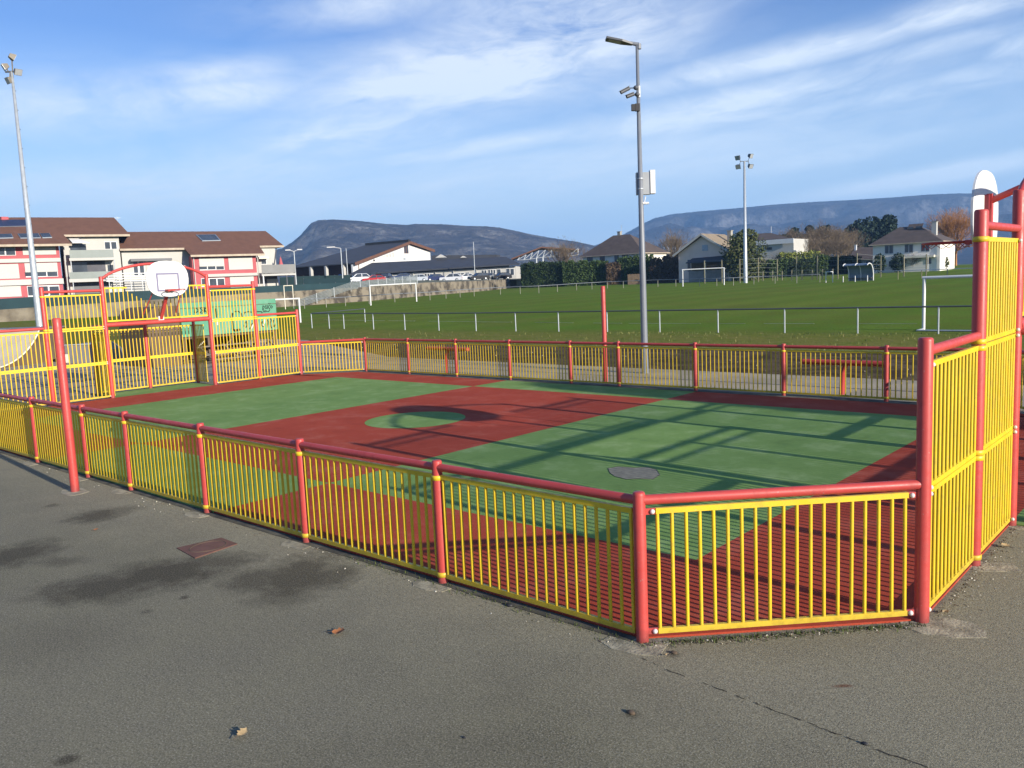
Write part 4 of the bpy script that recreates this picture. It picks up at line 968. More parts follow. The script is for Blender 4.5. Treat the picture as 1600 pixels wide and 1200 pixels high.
def shed_trusses():
    D = 205; root = thing('open_shed', at(855, 410, D), 'open shed with white zigzag roof trusses behind the hedge', 'shed')
    a, b, c = at(799, 406, D), at(846, 387.5, D), at(906, 390, D); back = BK*12
    mb = MB(); mb.prism([a, b, b+UP*.35, a+UP*.35], back); mb.prism([b, c+UP*-.2, c+UP*.15, b+UP*.35], back); mb.build('roof', M['brownwood'], root)
    mb = MB(); top = [at(812, 402, D-1), at(822, 398, D-1), at(832, 394.5, D-1), at(842, 391.5, D-1), at(852, 390.5, D-1), at(862, 391, D-1), at(885, 391, D-1), at(903, 388, D-1)]
    bot = [at(808, 406.5, D-1), at(818, 406, D-1), at(828, 405, D-1), at(838, 403.5, D-1), at(848, 402, D-1), at(860, 401.5, D-1), at(888, 400.5, D-1), at(903, 398, D-1)]
    for i in range(8):
        mb.tube(top[i], bot[i], .10, n=6)
        if i: mb.tube(top[i], bot[i-1], .10, n=6); mb.tube(bot[i], bot[i-1], .10, n=6)
    for k in (3, 4): mb.tube(bot[k], Vector((bot[k].x, bot[k].y, 1)), .2, n=6)
    mb.build('trusses', M['galv'], root)
    p = at(798, 420, D+2); mb = MB(); mb.obox(Vector((p.x, p.y, 1)), RT*17, BK*.4, UP*3.0); mb.build('back_wall', M['darkwood'], root)
shed_trusses()
NH = (.03, -1, 0)
def hip_house(label, D, px0, px1, py_e, dep, ridge, m_roof, m_wall, m_side=None, oh=.6):
    F = Fac(at((px0+px1)/2, py_e+20, D), NH); root = thing('house', F.hit((px0+px1)/2, 440, 0), label, 'house', 'houses across the pitch')
    a, b = F.hit(px0, py_e), F.hit(px1, py_e); u0, u1 = a.dot(F.u), b.dot(F.u); ze = (a.z+b.z)/2; z0 = tz(a.x, a.y)-.5
    mb = MB(); mb.obox(F.P(u0, z0, -dep), F.u*(u1-u0), F.n*dep, (0, 0, ze-z0)); mb.build('wall', m_wall, root)
    r0, r1 = F.hit(ridge[0], ridge[2], -dep/2), F.hit(ridge[1], ridge[2], -dep/2); zr = (r0.z+r1.z)/2; r0.z = r1.z = zr
    E = [F.P(u0-oh, ze-.15, oh), F.P(u1+oh, ze-.15, oh), F.P(u1+oh, ze-.15, -dep-oh), F.P(u0-oh, ze-.15, -dep-oh)]
    mb = MB(); mb.add(E+[r0, r1], [(0, 1, 5, 4), (1, 2, 5), (2, 3, 4, 5), (3, 0, 4), (3, 2, 1, 0)]); rf = mb.build('roof', m_roof, root)
    mb = MB()
    for i in range(4): mb.bar(E[i]-UP*.06, E[(i+1)%4]-UP*.06, .12, .16)
    mb.build('gutter', M['fascia'], root)
    return F, root, rf, (u0, u1, ze, zr)
def chimney(F, root, px, py, off, w=.5, h=2.0, m=None):
    p = F.hit(px, py, off); mb = MB(); mb.box(p.x-w/2, p.y-w/2, p.z-h, p.x+w/2, p.y+w/2, p.z); c = mb.build('chimney', m or M['concrete'], root)
    mb = MB(); mb.box(p.x-w*.62, p.y-w*.62, p.z+.002, p.x+w*.62, p.y+w*.62, p.z+.12); mb.build('chimney_cap', M['concrete'], c)
def houses():
    F, r, rf, q = hip_house('house with a dark pyramid roof and chimney behind the dark hedge', 172, 911, 1004, 397, 9.5, (958, 984, 367), M['roofdark'], M['house_white'])
    chimney(F, r, 968, 362.5, -5, .7, 3, M['concrete'])
    for x0, x1 in ((917, 926), (937, 945)): window(F, r, x0, 400, x1, 408, 0, 2, fm=M['darkwood'])
    window(F, r, 960, 399, 967, 413, 0, 1, fm=M['darkwood']); window(F, r, 972, 398, 981, 404, 0, 1, fm=M['darkwood'])
    p = F.hit(971, 352, -5); mb = MB(); mb.tube(p-UP*2, p, .03, n=5); mb.bar(p-F.u*.3, p+F.u*.3, .03, .03); mb.bar(p-UP*.4-F.u*.3, p-UP*.4+F.u*.3, .03, .03); mb.build('aerial', M['galv'], r)
    mb = MB(); P = [F.hit(992, 377, -1.2), F.hit(999, 376.5, -1.2)]; 
    # gabled house
    F = Fac(at(1100, 420, 152), NH); r = thing('house', F.hit(1100, 440), 'gabled grey house with tan roof and dark lean-to, left of the evergreen tree', 'house', 'houses across the pitch')
    a, b = F.hit(1060, 396), F.hit(1138, 392); ap = F.hit(1097.5, 369); z0 = tz(a.x, a.y)-.5; ze = (a.z+b.z)/2; dep = 8.5
    mb = MB(); mb.prism([Vector((a.x, a.y, z0)), Vector((a.x, a.y, ze)), ap, Vector((b.x, b.y, ze)), Vector((b.x, b.y, z0))], -F.n*dep); mb.build('wall', pm('mauve_render', (.68, .54, .46), .9, .08, .5), r)
    for (s, px, py) in ((0, 1051, 400.5), (1, 1145, 396.5)):
        e = F.hit(px, py, .7); t = ap+F.n*.7+UP*.28; mb = MB(); mb.prism([e, t, t-F.n*(dep+1.2), e-F.n*(dep+1.2)], (0, 0, .2)); mb.build('roof', M['rooftan'], r)
        mb = MB(); mb.bar(e+F.n*.05+UP*.02, t+F.n*.05+UP*.02, .06, .34); mb.build('bargeboard', M['render_white'], r)
    chimney(F, r, 1140.5, 361, -5, .75, 3, M['concrete'])
    part(F, r, 'louvre', pm('blue_louvre', (.34, .38, .44), .6, .15, 6), [(1097, 383, 1106, 391.5)], 0, .08)
    p0, p1 = F.hit(1082, 403.5, 0), F.hit(1141, 398.5, 0); mb = MB(); mb.prism([p0, p1, p1+F.n*2.6-UP*1.0, p0+F.n*2.6-UP*.8], (0, 0, -.15)); mb.build('porch_roof', M['roofslate'], r)
    for px in (1102, 1128.5, 1155): 
        q = F.hit(px, 407, 2.4); mb = MB(); mb.tube(Vector((q.x, q.y, z0)), q, .1, n=6); mb.build('porch_post', M['cream'], r)
    part(F, r, 'recess', M['darkwood'], [(1080, 407, 1137, 424)], 0, .06); part(F, r, 'porch_wall', pm('porch_wall', (.26, .25, .24), .9, .15, 1), [(1076, 424, 1137, 446)], 0, .15)
    window(F, r, 1074, 406, 1079, 424, 0, 1, fm=M['bluegrey']); part(F, r, 'garden_wall', M['render_white'], [(1137, 422, 1161, 442)], 0, 1.5)
    part(F, r, 'side_wall', M['brownwood'], [(1138, 404, 1158, 423)], -1, .3); part(F, r, 'side_roof', M['render_white'], [(1145, 402, 1158, 404.3)], -1, .6)
    # white house with three windows
    F, r, rf, q = hip_house('white house with three dark windows and brown hipped roof at the right', 152, 1364, 1469, 378.5, 11.0, (1405, 1436, 354), M['roofdark'], M['house_white'])
    for x0, x1, y0 in ((1382, 1396, 383), (1413, 1427, 381.5), (1438.5, 1453, 380)): window(F, r, x0, y0, x1, y0+13.5, 0, 2)
    u0, u1, ze, zr = q; pf = lambda t, s: F.P(u0+(u1-u0)*t, ze-.15+(zr-ze+.15)*s, .6-(11.0/2+.6)*s)
    mb = MB(); mb.prism([pf(.42, .80)+UP*.05, pf(.64, .80)+UP*.05, pf(.64, 1.0)+UP*.3, pf(.42, 1.0)+UP*.3], (0, 0, .12)); d = mb.build('dormer', M['roofdark'], r)
    mb = MB(); 
    for t in (.44, .55): mb.obox(pf(t, .80)+UP*.12+F.n*.05, F.u*.85, -F.n*.05, UP*.4)
    mb.build('pane', M['glass'], d)
    chimney(F, r, 1460.5, 347, -4, .8, 2.6, M['render_white'])
    part(F, r, 'pergola', M['cream'], [(1411, 400.6, 1459, 401.5)], 0, 1.2)
    for px in (1413, 1450): 
        p = F.hit(px, 401, 1.5); mb = MB(); mb.tube(p, Vector((p.x, p.y, .8)), .06, n=6); mb.build('pergola_post', M['cream'], r)
    part(F, r, 'door', M['glass'], [(1446, 404, 1455, 412)], 0, .05); part(F, r, 'door', M['glass'], [(1389, 408, 1400, 416)], 0, .05)
    mb = MB(); p = F.P(u1, ze-.2, .12); mb.tube(p, Vector((p.x, p.y, .8)), .07, n=6); mb.build('downpipe', M['white'], r)
    # flat white building
    F = Fac(at(1215, 400, 190), NH); r = thing('house', F.hit(1215, 440), 'flat roofed white building right of the evergreen tree', 'house', 'houses across the pitch')
    a, b = F.hit(1165, 378), F.hit(1240, 374.5); z0 = 1.0; mb = MB(); mb.obox(Vector((a.x, a.y, z0)), F.u*(b-a).dot(F.u), -F.n*9, UP*(a.z-z0)); mb.build('wall', M['render_shade'], r)
    mb = MB(); mb.obox(F.P(a.dot(F.u)-.4, a.z-1.0, .3), F.u*((b-a).dot(F.u)+.6), F.n*.25, UP*1.05); mb.build('parapet', M['white'], r)
    mb = MB(); mb.prism([F.hit(1165, 376, .2), F.hit(1236, 372.5, .2), F.hit(1205, 364, -5), F.hit(1180, 365, -5)], (0, 0, -.15)); mb.build('roof', M['roofdark'], r)
    part(F, r, 'window', M['glass'], [(1197, 386.5, 1206, 390)], 0, .06)
    p = F.hit(1205, 362, -5); mb = MB(); mb.tube(p-UP*1.2, p+UP*1.2, .05, n=5); mb.bar(p-F.u*.5, p+F.u*.5, .05, .05); mb.build('aerial', M['white'], r)
    mb = MB(); F.box(mb, 1239, 391, 1244, 402, -4, 0, zb=z0); mb.build('annexe', M['render_white'], r)
    # low brown barn
    F = Fac(at(1345, 400, 176), NH); r = thing('house', F.hit(1345, 430), 'low dark brown roofed outbuilding between pines and the white house', 'house', 'houses across the pitch')
    mb = MB(); F.box(mb, 1330, 404, 1372, 430, -6, 0, zb=1.0); mb.build('wall', pm('grey_render', (.30, .30, .31), .9, .1, .6), r)
    mb = MB(); mb.prism([F.hit(1326, 405.5, .5), F.hit(1372, 404, .5), F.hit(1372, 386, -4), F.hit(1335, 386.5, -4)], (0, 0, -.2)); mb.build('roof', M['roofdark'], r)
    chimney(F, r, 1337, 383, -3, .4, 1.5, M['white']); part(F, r, 'window', M['glass'], [(1353, 408, 1364, 412)], 0, .06)
    # pale house far behind
    F = Fac(at(1050, 395, 215), NH); r = thing('house', F.hit(1050, 430), 'pale house with whitish roof far behind, between the pyramid roof and the gable', 'house', 'houses across the pitch')
    mb = MB(); F.box(mb, 1034, 392, 1068, 430, -7, 0, zb=1.0); mb.build('wall', M['render_white'], r)
    mb = MB(); mb.prism([F.hit(1032, 393, .5), F.hit(1070, 391.5, .5), F.hit(1066, 385, -4), F.hit(1036, 386, -4)], (0, 0, -.15)); mb.build('roof', M['galv'], r)
    part(F, r, 'window', M['glass'], [(1046, 396, 1052, 402)], 0, .06)
houses()

# ------------------------------------------------------------------ cars on the terrace
CP = {}
def paint(c):
    if c not in CP: CP[c] = pm('car_paint', c, .25, .03, 2, metal=.1)
    return CP[c]
M['tyre'] = pm('tyre_rubber', (.018, .018, .018), .85, .1, 5)
M['tail'] = pm('tail_lamp', (.35, .01, .01), .3, .05, 5)
def car(p, ang, col, label, kind=0):
    root = thing('parked_car', (0, 0, 0), label, 'car', 'cars parked above the stone wall')
    L, w = (4.3, .86) if kind == 0 else (4.5, .88)
    h = 1.46 if kind == 0 else 1.58
    body = [(-L/2, .35), (-L/2+.03, .72), (-L/2+.12, .90), (-.62, .95), (L/2-.95 if kind else L/2-.55, .98), (L/2-.06, .92), (L/2, .7), (L/2-.02, .32), (1.75, .25), (-1.75, .25)]
    mb = MB(); mb.prism([(x, -w, z) for x, z in body], (0, 2*w, 0)); b = mb.build('body', paint(col), root)
    g = [(-1.05, .92), (-.30, h-.06), (L/2-.75 if kind else 1.15, h-.06), (L/2-.12 if kind else 1.85, .94)]
    mb = MB(); A = [Vector((x, -w+.03+(.13 if z > 1 else 0), z)) for x, z in g]; B = [Vector((x, w-.03-(.13 if z > 1 else 0), z)) for x, z in g]
    mb.add(A+B, [(0, 1, 2, 3), (7, 6, 5, 4), (0, 4, 5, 1), (1, 5, 6, 2), (2, 6, 7, 3)]); mb.build('windows', M['glass'], root)
    mb = MB(); mb.hexa([A[1]+UP*.0-Vector((.05, 0, 0)), A[2]+Vector((.05, 0, 0)), B[2]+Vector((.05, 0, 0)), B[1]-Vector((.05, 0, 0)), A[1]+UP*.06+Vector((.1, .08, 0)), A[2]+UP*.06+Vector((-.1, .08, 0)), B[2]+UP*.06+Vector((-.1, -.08, 0)), B[1]+UP*.06+Vector((.1, -.08, 0))])
    for s in (A, B):
        o = -.012 if s is A else .012
        for i, j in ((0, 1), (3, 2)): mb.bar(s[i]+Vector((0, o, 0)), s[j]+Vector((0, o, 0)), .05, .09)
        m_ = (s[1]+s[2])/2; mb.bar(m_+Vector((0, o, 0)), Vector((m_.x, s[0].y+o, .94)), .05, .09, up=(1, 0, 0))
    mb.build('roof', paint(col), root)
    for x in (-1.32, 1.30):
        for y in (-w, w):
            mb = MB(); s = 1 if y > 0 else -1; mb.lathe((x, y-s*.17, .32), [(.2, 0), (.32, .01), (.32, .18), (.24, .19), (.2, .185)], 14, axis=(0, s, 0)); wh = mb.build('wheel', M['tyre'], root)
            mb = MB(); mb.lathe((x, y-s*.17, .32), [(.21, .186), (.19, .197), (.001, .2)], 10, axis=(0, s, 0)); mb.build('rim', M['galv'], wh)
    for y in (-w*.72, w*.72):
        mb = MB(); mb.box(-L/2+.0, y-.16, .66, -L/2+.10, y+.16, .78); mb.build('headlight', M['white'], root)
        mb = MB(); mb.box(L/2-.10, y-.14, .72, L/2+.01, y+.14, .86); mb.build('tail_light', M['tail'], root)
    root.location = p; root.rotation_euler = (0, 0, ang)
    return root
side_on = math.atan2(RT.y, RT.x); end_on = side_on+math.pi/2
for px, py, D, a, c, k, lb in (
    (560, 441.5, 150, .3, (.75, .76, .77), 1, 'white car with blue tinted windows, leftmost in the parked row'),
    (577, 439, 166, 1.2, (.02, .02, .025), 0, 'dark car second from the left, behind the mesh fence'),
    (585, 442.5, 150, .2, (.42, .03, .03), 0, 'red car half hidden by the mesh fence'),
    (603, 438.3, 172, 1.4, (.02, .03, .07), 0, 'dark blue car seen end-on, fourth from the left of the row'),
    (628, 438, 172, .2, (.03, .05, .12), 0, 'dark blue car seen side-on behind the fence end'),
    (652, 440.3, 168, .15, (.42, .46, .50), 0, 'silver grey hatchback above the white goal'),
    (678, 439.6, 170, .6, (.02, .03, .09), 0, 'navy car turned at an angle between two silver cars'),
    (705, 440, 168, -.1, (.62, .63, .65), 1, 'large silver estate car, brightest of the parked cars'),
    (728, 438.3, 182, .2, (.72, .73, .74), 0, 'small white car between the silver estate and a black car'),
    (748, 438, 176, .5, (.012, .012, .014), 1, 'black car left of the small grey car near the wall end'),
    (766, 437, 182, 1.3, (.25, .27, .28), 0, 'small grey car seen end-on between two black cars'),
    (783, 437.2, 181, .5, (.010, .010, .012), 1, 'black car at the right end of the row beside the hedge')):
    car(at(px, py, D), side_on+a, c, lb, k)

# lamp posts and poles near the car park
def lamp_post(px, y_b, y_t, D, label, heads=0, r=.09, cat='lamp post'):
    p = at(px, y_b, D); h = zat(p.x, p.y, y_t); root = thing('lamp_post', p, label, cat, 'lamp posts by the car park')
    mb = MB(); mb.tube(p-UP*2, Vector((p.x, p.y, h)), r*1.2, r*.8, n=8); mb.build('pole', M['galv'], root); t = Vector((p.x, p.y, h))
    for dx in ([-.9, .9] if heads == 2 else [-1.6] if heads == 1 else []):
        mb = MB(); mb.tube(t, t+RT*dx*.75+UP*.25, .05, n=6); mb.obox(t+RT*(dx*.6)+UP*.18-BK*.15, RT*(dx*.8), BK*.3, UP*.16); mb.build('lamp_head', M['white'], root)
lamp_post(463, 444, 393, 128, 'twin headed lamp post in front of the school hall, right of the apartments', 2)
lamp_post(535.5, 436, 388, 138, 'lamp post with one arm in front of the dark school roof', 1)
lamp_post(543.5, 432, 388, 150, 'plain thin pole just right of the one-armed lamp post', 0, .07)
lamp_post(742, 428, 378, 182, 'thin pale pole above the parked cars near the wall end', 0, .08)

# ------------------------------------------------------------------ trees, hedges
def rv(rnd):
    while True:
        v = Vector((rnd.uniform(-1, 1), rnd.uniform(-1, 1), rnd.uniform(-1, 1)))
        if .05 < v.length < 1: return v
def leaf_quads(vs, fs, c, r, n, size, rnd, flat=1.0, surf=.55):
    for _ in range(n):
        v = rv(rnd); v = v.normalized()*(surf+(1-surf)*rnd.random()**.6)
        p = c+Vector((v.x*r[0], v.y*r[1], v.z*r[2]))
        a = rv(rnd).normalized(); b = a.cross(rv(rnd)).normalized(); s = size*rnd.uniform(.6, 1.3)
        o = len(vs); vs += [p-a*s*.5, p+b*s*.38, p+a*s*.5, p-b*s*.38]; fs.append((o, o+1, o+2, o+3))
def branches(mb, p, d, L, r, lvl, rnd, spread=.55, up=.1, n=3):
    q = p+d*L; mb.tube(p, q, r, r*.7, n=5 if lvl > 2 else 3, caps=False)
    if lvl == 0: return
    for i in range(n if lvl > 1 else n+1):
        nd = (d+rv(rnd)*spread+UP*up).normalized()
        branches(mb, p+d*L*rnd.uniform(.55, 1.0), nd, L*rnd.uniform(.62, .85), r*.58, lvl-1, rnd, spread, up, n)
def leaf_tree(name, base, h, w, mat_, label, seed, n=2600, size=.4, trunk=.25, group='trees across the pitch', lobes=11, cat='tree', shape=None):
    rnd = random.Random(seed); base = Vector(base); root = thing(name, base, label, cat, group)
    mb = MB(); branches(mb, base-UP*.2, UP, h*.38, h*.028, 2, rnd, .6, .3); mb.build('trunk', M['bark'], root)
    vs, fs = [], []
    for i in range(lobes):
        t = (i+.5)/lobes; z = h*(trunk+(1-trunk)*t*.88); k = shape(t) if shape else math.sin(math.pi*min(1, .18+.80*t))**.7
        a = rnd.uniform(0, 6.28); rr = w/2*k*rnd.uniform(.15, .62)
        s = w*.27*(.55+.6*k)*rnd.uniform(.8, 1.2)
        leaf_quads(vs, fs, base+Vector((rr*math.cos(a), rr*math.sin(a), z)), (s, s, s*.8), n//lobes, size, rnd)
    mb = MB(); mb.add(vs, fs); mb.build('crown', mat_, root); return root
def bare_tree(base, h, label, seed, mat_=None, lvl=5, spread=.5, n=3, r=.03, name='bare_tree', group='bare trees across the pitch', stems=1, trunk_m=None, twigs=1500):
    rnd = random.Random(seed); base = Vector(base); root = thing(name, base, label, 'tree', group); mat_ = mat_ or M['twig']
    mb = MB(); cr = MB()
    for s in range(stems):
        b = base+Vector((rnd.uniform(-1, 1), rnd.uniform(-1, 1), 0))*(h*.12 if stems > 1 else 0)
        mb.tube(b-UP*.2, b+UP*h*.22, h*r, h*r*.75, n=8)
        for i in range(n+1): branches(cr, b+UP*h*rnd.uniform(.14, .22), (UP*1.1+rv(rnd)*spread*1.3).normalized(), h*.27, h*r*.55, lvl-1, rnd, spread, .12, n)
    vs, fs = [], []; rw = h*.35*(1+.25*(stems > 1)); nt_ = twigs
    for _ in range(nt_):
        v = rv(rnd); v = v.normalized()*(.35+.65*rnd.random()**.7); lump_ = 1+.28*noise.noise(v*2.3+Vector((seed, 0, 0)))
        p = base+Vector((v.x*rw*lump_, v.y*rw*lump_, h*(.62+.38*v.z*lump_)))
        dd = (Vector((v.x, v.y, .9))+rv(rnd)*.8).normalized(); sd_ = dd.cross(rv(rnd)).normalized(); L = rnd.uniform(.5, 1.1)*h*.075; w_ = .034+h*.0018
        o = len(vs); vs += [p-sd_*w_*.5, p+sd_*w_*.5, p+dd*L+sd_*w_*.15, p+dd*L-sd_*w_*.15]; fs.append((o, o+1, o+2, o+3))
    if vs: cr.add(vs, fs)
    mb.build('trunk', trunk_m or mat_, root); cr.build('crown', mat_, root); return root
def hedge(a, b, h, th, mat_, label, seed, n, size=.32, cat='hedge', name='hedge', core=None):
    rnd = random.Random(seed); a, b = Vector(a), Vector(b); d = b-a; L = d.length; d.normalize(); nb = Vector((-d.y, d.x, 0)); root = thing(name, a, label, cat, 'hedges and shrubs across the pitch')
    mb = MB(); k = 14; T = []
    for i in range(k+1):
        hh = h*(1+.10*noise.noise(Vector((i*1.7+seed, seed*.3, 0))))*.9; p = a.lerp(b, i/k); T.append((p-nb*th*.36, p+nb*th*.36, hh))
    for (p0, p1, h0), (q0, q1, h1) in zip(T, T[1:]): mb.hexa([p0-UP*.3, q0-UP*.3, q1-UP*.3, p1-UP*.3, p0+UP*h0, q0+UP*h1, q1+UP*h1, p1+UP*h0])
    mb.build('branches', core or M['leaf_dark'], root)
    vs, fs = [], []
    for _ in range(n):
        t = rnd.random(); hh = h*(1+.13*noise.noise(Vector((t*24+seed, seed*.3, 0)))+.08*noise.noise(Vector((t*90, seed, 0)))); z = rnd.random(); side = rnd.choice((-1, 1, -1, 1, 0))
        p = a.lerp(b, t)+nb*(side*th*.5*(1+.2*noise.noise(Vector((t*40, z*5, seed)))))+UP*(hh*z) if side else a.lerp(b, t)+nb*th*rnd.uniform(-.5, .5)+UP*hh*rnd.uniform(.92, 1.02)
        p += rv(rnd)*.18; u = rv(rnd).normalized(); v = u.cross(rv(rnd)).normalized(); s = size*rnd.uniform(.6, 1.4)
        o = len(vs); vs += [p-u*s*.5, p+v*s*.4, p+u*s*.5, p-v*s*.4]; fs.append((o, o+1, o+2, o+3))
    mb = MB(); mb.add(vs, fs); mb.build('foliage', mat_, root)
def G(px, py, D=None):
    if D: p = at(px, py, D); return Vector((p.x, p.y, tz(p.x, p.y)))
    return gnd(px, py)
def hpx(D, y0, y1): return (y1-y0)*D/F_PX
hedge(G(798, 0, 166)+BK*1, G(868, 0, 164)+BK*1, 4.9, 3, M['leaf_dark'], 'dark evergreen hedge right of the stone wall end', 1, 5200)
hedge(G(866, 0, 163)+BK*1, G(938, 0, 161)+BK*1, 4.7, 3, M['leaf_mid'], 'tall green hedge in front of the pyramid roofed house', 2, 5000)
hedge(G(934, 0, 160), G(957, 0, 160), 4.2, 2, M['leaf_brown'], 'small brown hedge shrub below the pyramid roofed house', 3, 1500, name='shrub', cat='shrub', core=M['bark'])
hedge(G(957, 0, 160)+BK*1, G(1012, 0, 158)+BK*1, 5.2, 3, M['leaf_mid'], 'green hedge behind the street lamp pole', 4, 4000)
hedge(G(1008, 0, 155), G(1061, 0, 152), 4.6, 2.5, M['leaf_brown'], 'brown leafless hedge right of the street lamp', 5, 3500, core=M['bark'])
hedge(G(1168, 0, 152), G(1200, 0, 154), 2.6, 2, M['leaf_ever'], 'olive shrub at the foot of the evergreen tree', 6, 1100, name='shrub', cat='shrub')
hedge(G(1197, 0, 152), G(1225, 0, 152), 3.2, 2.4, M['leaf_mid'], 'rounded green shrub right of the evergreen tree', 7, 1200, name='shrub', cat='shrub')
hedge(G(1222, 0, 156), G(1276, 0, 157), 3.2, 2, M['leaf_dark'], 'dark clipped hedge behind the wire fence left of the dugout', 8, 2200)
hedge(G(1214, 0, 164), G(1276, 0, 166), 4.6, 2, M['leaf_lime'], 'yellow-green sunlit hedge above the dark clipped hedge', 9, 2300)
hedge(G(1276, 0, 150), G(1292, 0, 150), 3.7, 1.6, M['leaf_mid'], 'narrow green climber shrub left of the dugout', 10, 900, name='shrub', cat='shrub')
hedge(G(1290, 0, 158), G(1345, 0, 158), 3.3, 2, M['leaf_dark'], 'dark hedge behind the dugout', 11, 2200)
for px, w, hh, sd, m_, lb in ((1378, 20, 3.6, 12, M['leaf_dark'], 'dark rounded shrub at the left corner of the white house'), (1408, 24, 3.5, 13, M['leaf_dark'], 'dark rounded shrub below the middle window of the white house'),
                              (1480, 20, 2.6, 16, M['leaf_ever'], 'olive shrub below the sunlit side of the white house')):
    b = G(px, 0, 147); rnd = random.Random(sd); root = thing('shrub', b, lb, 'shrub', 'hedges and shrubs across the pitch'); mb = MB()
    rr = w*147/F_PX/2; mb.tube(b, b+UP*hh*.5, .1, n=6); mb.build('stem', M['bark'], root)
    vs, fs = [], []; leaf_quads(vs, fs, b+UP*hh*.5, (rr, rr, hh*.52), 900, .3, rnd, surf=.4); mb = MB(); mb.add(vs, fs); mb.build('foliage', m_, root)
for px, D, h, sd, lb in ((1432, 146, 3.6, 21, 'small bare shrub in front of the white house'), (1456, 146, 3.3, 22, 'bare shrub under the right window of the white house'), (1215, 165, 5.2, 23, 'bare brown bush in front of the flat white building'), (1236, 168, 5.0, 24, 'thin bare bush right of the flat white building'), (1190, 160, 4.2, 27, 'bare twiggy bush between the evergreen and the flat white building')):
    bare_tree(G(px, 0, D), h, lb, sd, M['twig'], 5, .75, 3, .018, name='bare_shrub', group='bare shrubs across the pitch', stems=3, twigs=500)
leaf_tree('evergreen_tree', G(1160, 0, 139), hpx(139, 359, 443), 8.3, M['leaf_ever'], 'dense evergreen tree beside the distant floodlight mast', 31, 6500, .40, .06, lobes=30)
for px, D, yt_, w, sd, lb in ((1346, 232, 343, 9.5, 41, 'dark pine left of the tallest pine behind the bare trees'), (1368, 240, 337, 10, 42, 'tallest dark pine behind the white house roof'), (1390, 230, 335, 9, 43, 'dark pine with pale top nearest the white house'),
                          (1330, 250, 349, 7, 44, 'dark pine behind the right end of the bare trees'), (1240, 255, 354, 7, 45, 'dark pine crown behind the left bare tree'), (1264, 258, 350, 7, 46, 'dark pine crown behind the middle bare trees'), (1290, 258, 348, 7, 47, 'dark pine crown behind the right bare trees'), (1222, 240, 366, 8, 48, 'low dark pine behind the flat white building')):
    b = G(px, 0, D); leaf_tree('pine_tree', b, zat(b.x, b.y, yt_)-b.z, w, M['pine'], lb, sd, 2600, .8, .3, 'dark pines across the pitch', 13)
for px, D, yt_, sd, lb in ((1234, 205, 362, 51, 'leafless brown tree at the left of the bare group'), (1258, 200, 357, 52, 'leafless brown tree second from the left of the bare group'), (1282, 198, 352, 53, 'tallest leafless brown tree in the middle of the bare group'), (1303, 200, 355, 54, 'leafless brown tree left of the dark pines'), (1322, 205, 360, 55, 'leafless brown tree touching the dark pines'), (1246, 190, 372, 58, 'low leafless tree between the first two of the bare group'), (1271, 188, 368, 59, 'low leafless tree in front of the tallest bare tree'), (1312, 188, 372, 60, 'low leafless tree left of the brown outbuilding'),
                          (872, 185, 378, 56, 'bare brown tree in front of the open shed'), (1047, 190, 362, 57, 'faint bare tree left of the gabled house')):
    b = G(px, 0, D); bare_tree(b, (zat(b.x, b.y, yt_-4)-b.z)*1.0, lb, sd, None, 6, .55, 3, .020, stems=2)
b = G(1494, 0, 196); bare_tree(b, (zat(b.x, b.y, 326)-b.z), 'bushy orange-brown tree behind the white house', 61, M['twigorange'], 6, .7, 3, .02, name='orange_tree', stems=3, twigs=3600)
b = G(1494, 0, 199); 
# a conifer right of the court whose shadow lies along the far fence
leaf_tree('conifer_tree', (12.0, 12.85, 0), 8.3, 3.6, M['pine'], 'slender conifer to the right of the court beyond the picture edge', 71, 9000, .26, .02, None, 30, shape=lambda t: 1.02-t)

# post and wire fence across the pitch
def wire_fence(posts, wires, label, group):
    P = [];
    for px, yb_, yt_ in posts:
        p = gnd(px, yb_); P.append((p, zat(p.x, p.y, yt_)))
    root = thing('wire_fence', P[len(P)//2][0], label, 'fence', group)
    for p, z in P:
        mb = MB(); mb.bar(p-UP*.2, Vector((p.x, p.y, z)), .13, .13, up=(1, 0, 0)); mb.build('post', M['wirepost'], root)
    mb = MB()
    for k in range(wires):
        f = (k+1)/wires*.97
        for (p, z), (q, y) in zip(P, P[1:]): mb.bar(Vector((p.x, p.y, p.z+(z-p.z)*f)), Vector((q.x, q.y, q.z+(y-q.z)*f)), .018, .018)
    mb.build('wire', M['mesh'], root)
wire_fence([(1101, 443, 407), (1128, 442.5, 406), (1156, 442, 404.5), (1185, 440, 402.5), (1214.5, 438.5, 404.5), (1244.5, 438, 400), (1277, 437, 399.5), (1309, 436, 398.5), (1339, 435.5, 395.5), (1376, 433, 399), (1412, 432, 398), (1447, 431, 397)], 5, 'tall post and wire ball fence in front of the houses', 'wire fences across the pitch')
wire_fence([(1192, 438.5, 424), (1207, 438.5, 423), (1222, 438, 423.5), (1237, 438, 422), (1253, 437.5, 421.5), (1269, 437, 421.5), (1285, 436.5, 420.5), (1301, 436, 420)], 3, 'low post and wire fence in front of the dark clipped hedge', 'wire fences across the pitch')
p, q = at(981, 441, 157), at(1001, 440, 157); root = thing('board_fence', p, 'weathered board fence panel behind the street lamp', 'fence'); mb = MB(); z = tz(p.x, p.y)
n = 14
for i in range(n):
    a = p.lerp(q, i/n); a.z = z; mb.obox(a, (q-p)/n*.92, BK*.05, UP*(1.9+.04*((i*7)%3)))
mb.build('boards', M['darkwood'], root); mb = MB()
for i in (0, .5, 1):
    a = p.lerp(q, i); a.z = z; mb.bar(a+BK*.1-UP*.2, a+BK*.1+UP*1.95, .1, .1, up=(1, 0, 0))
mb.build('fence_posts', M['bark'], root)

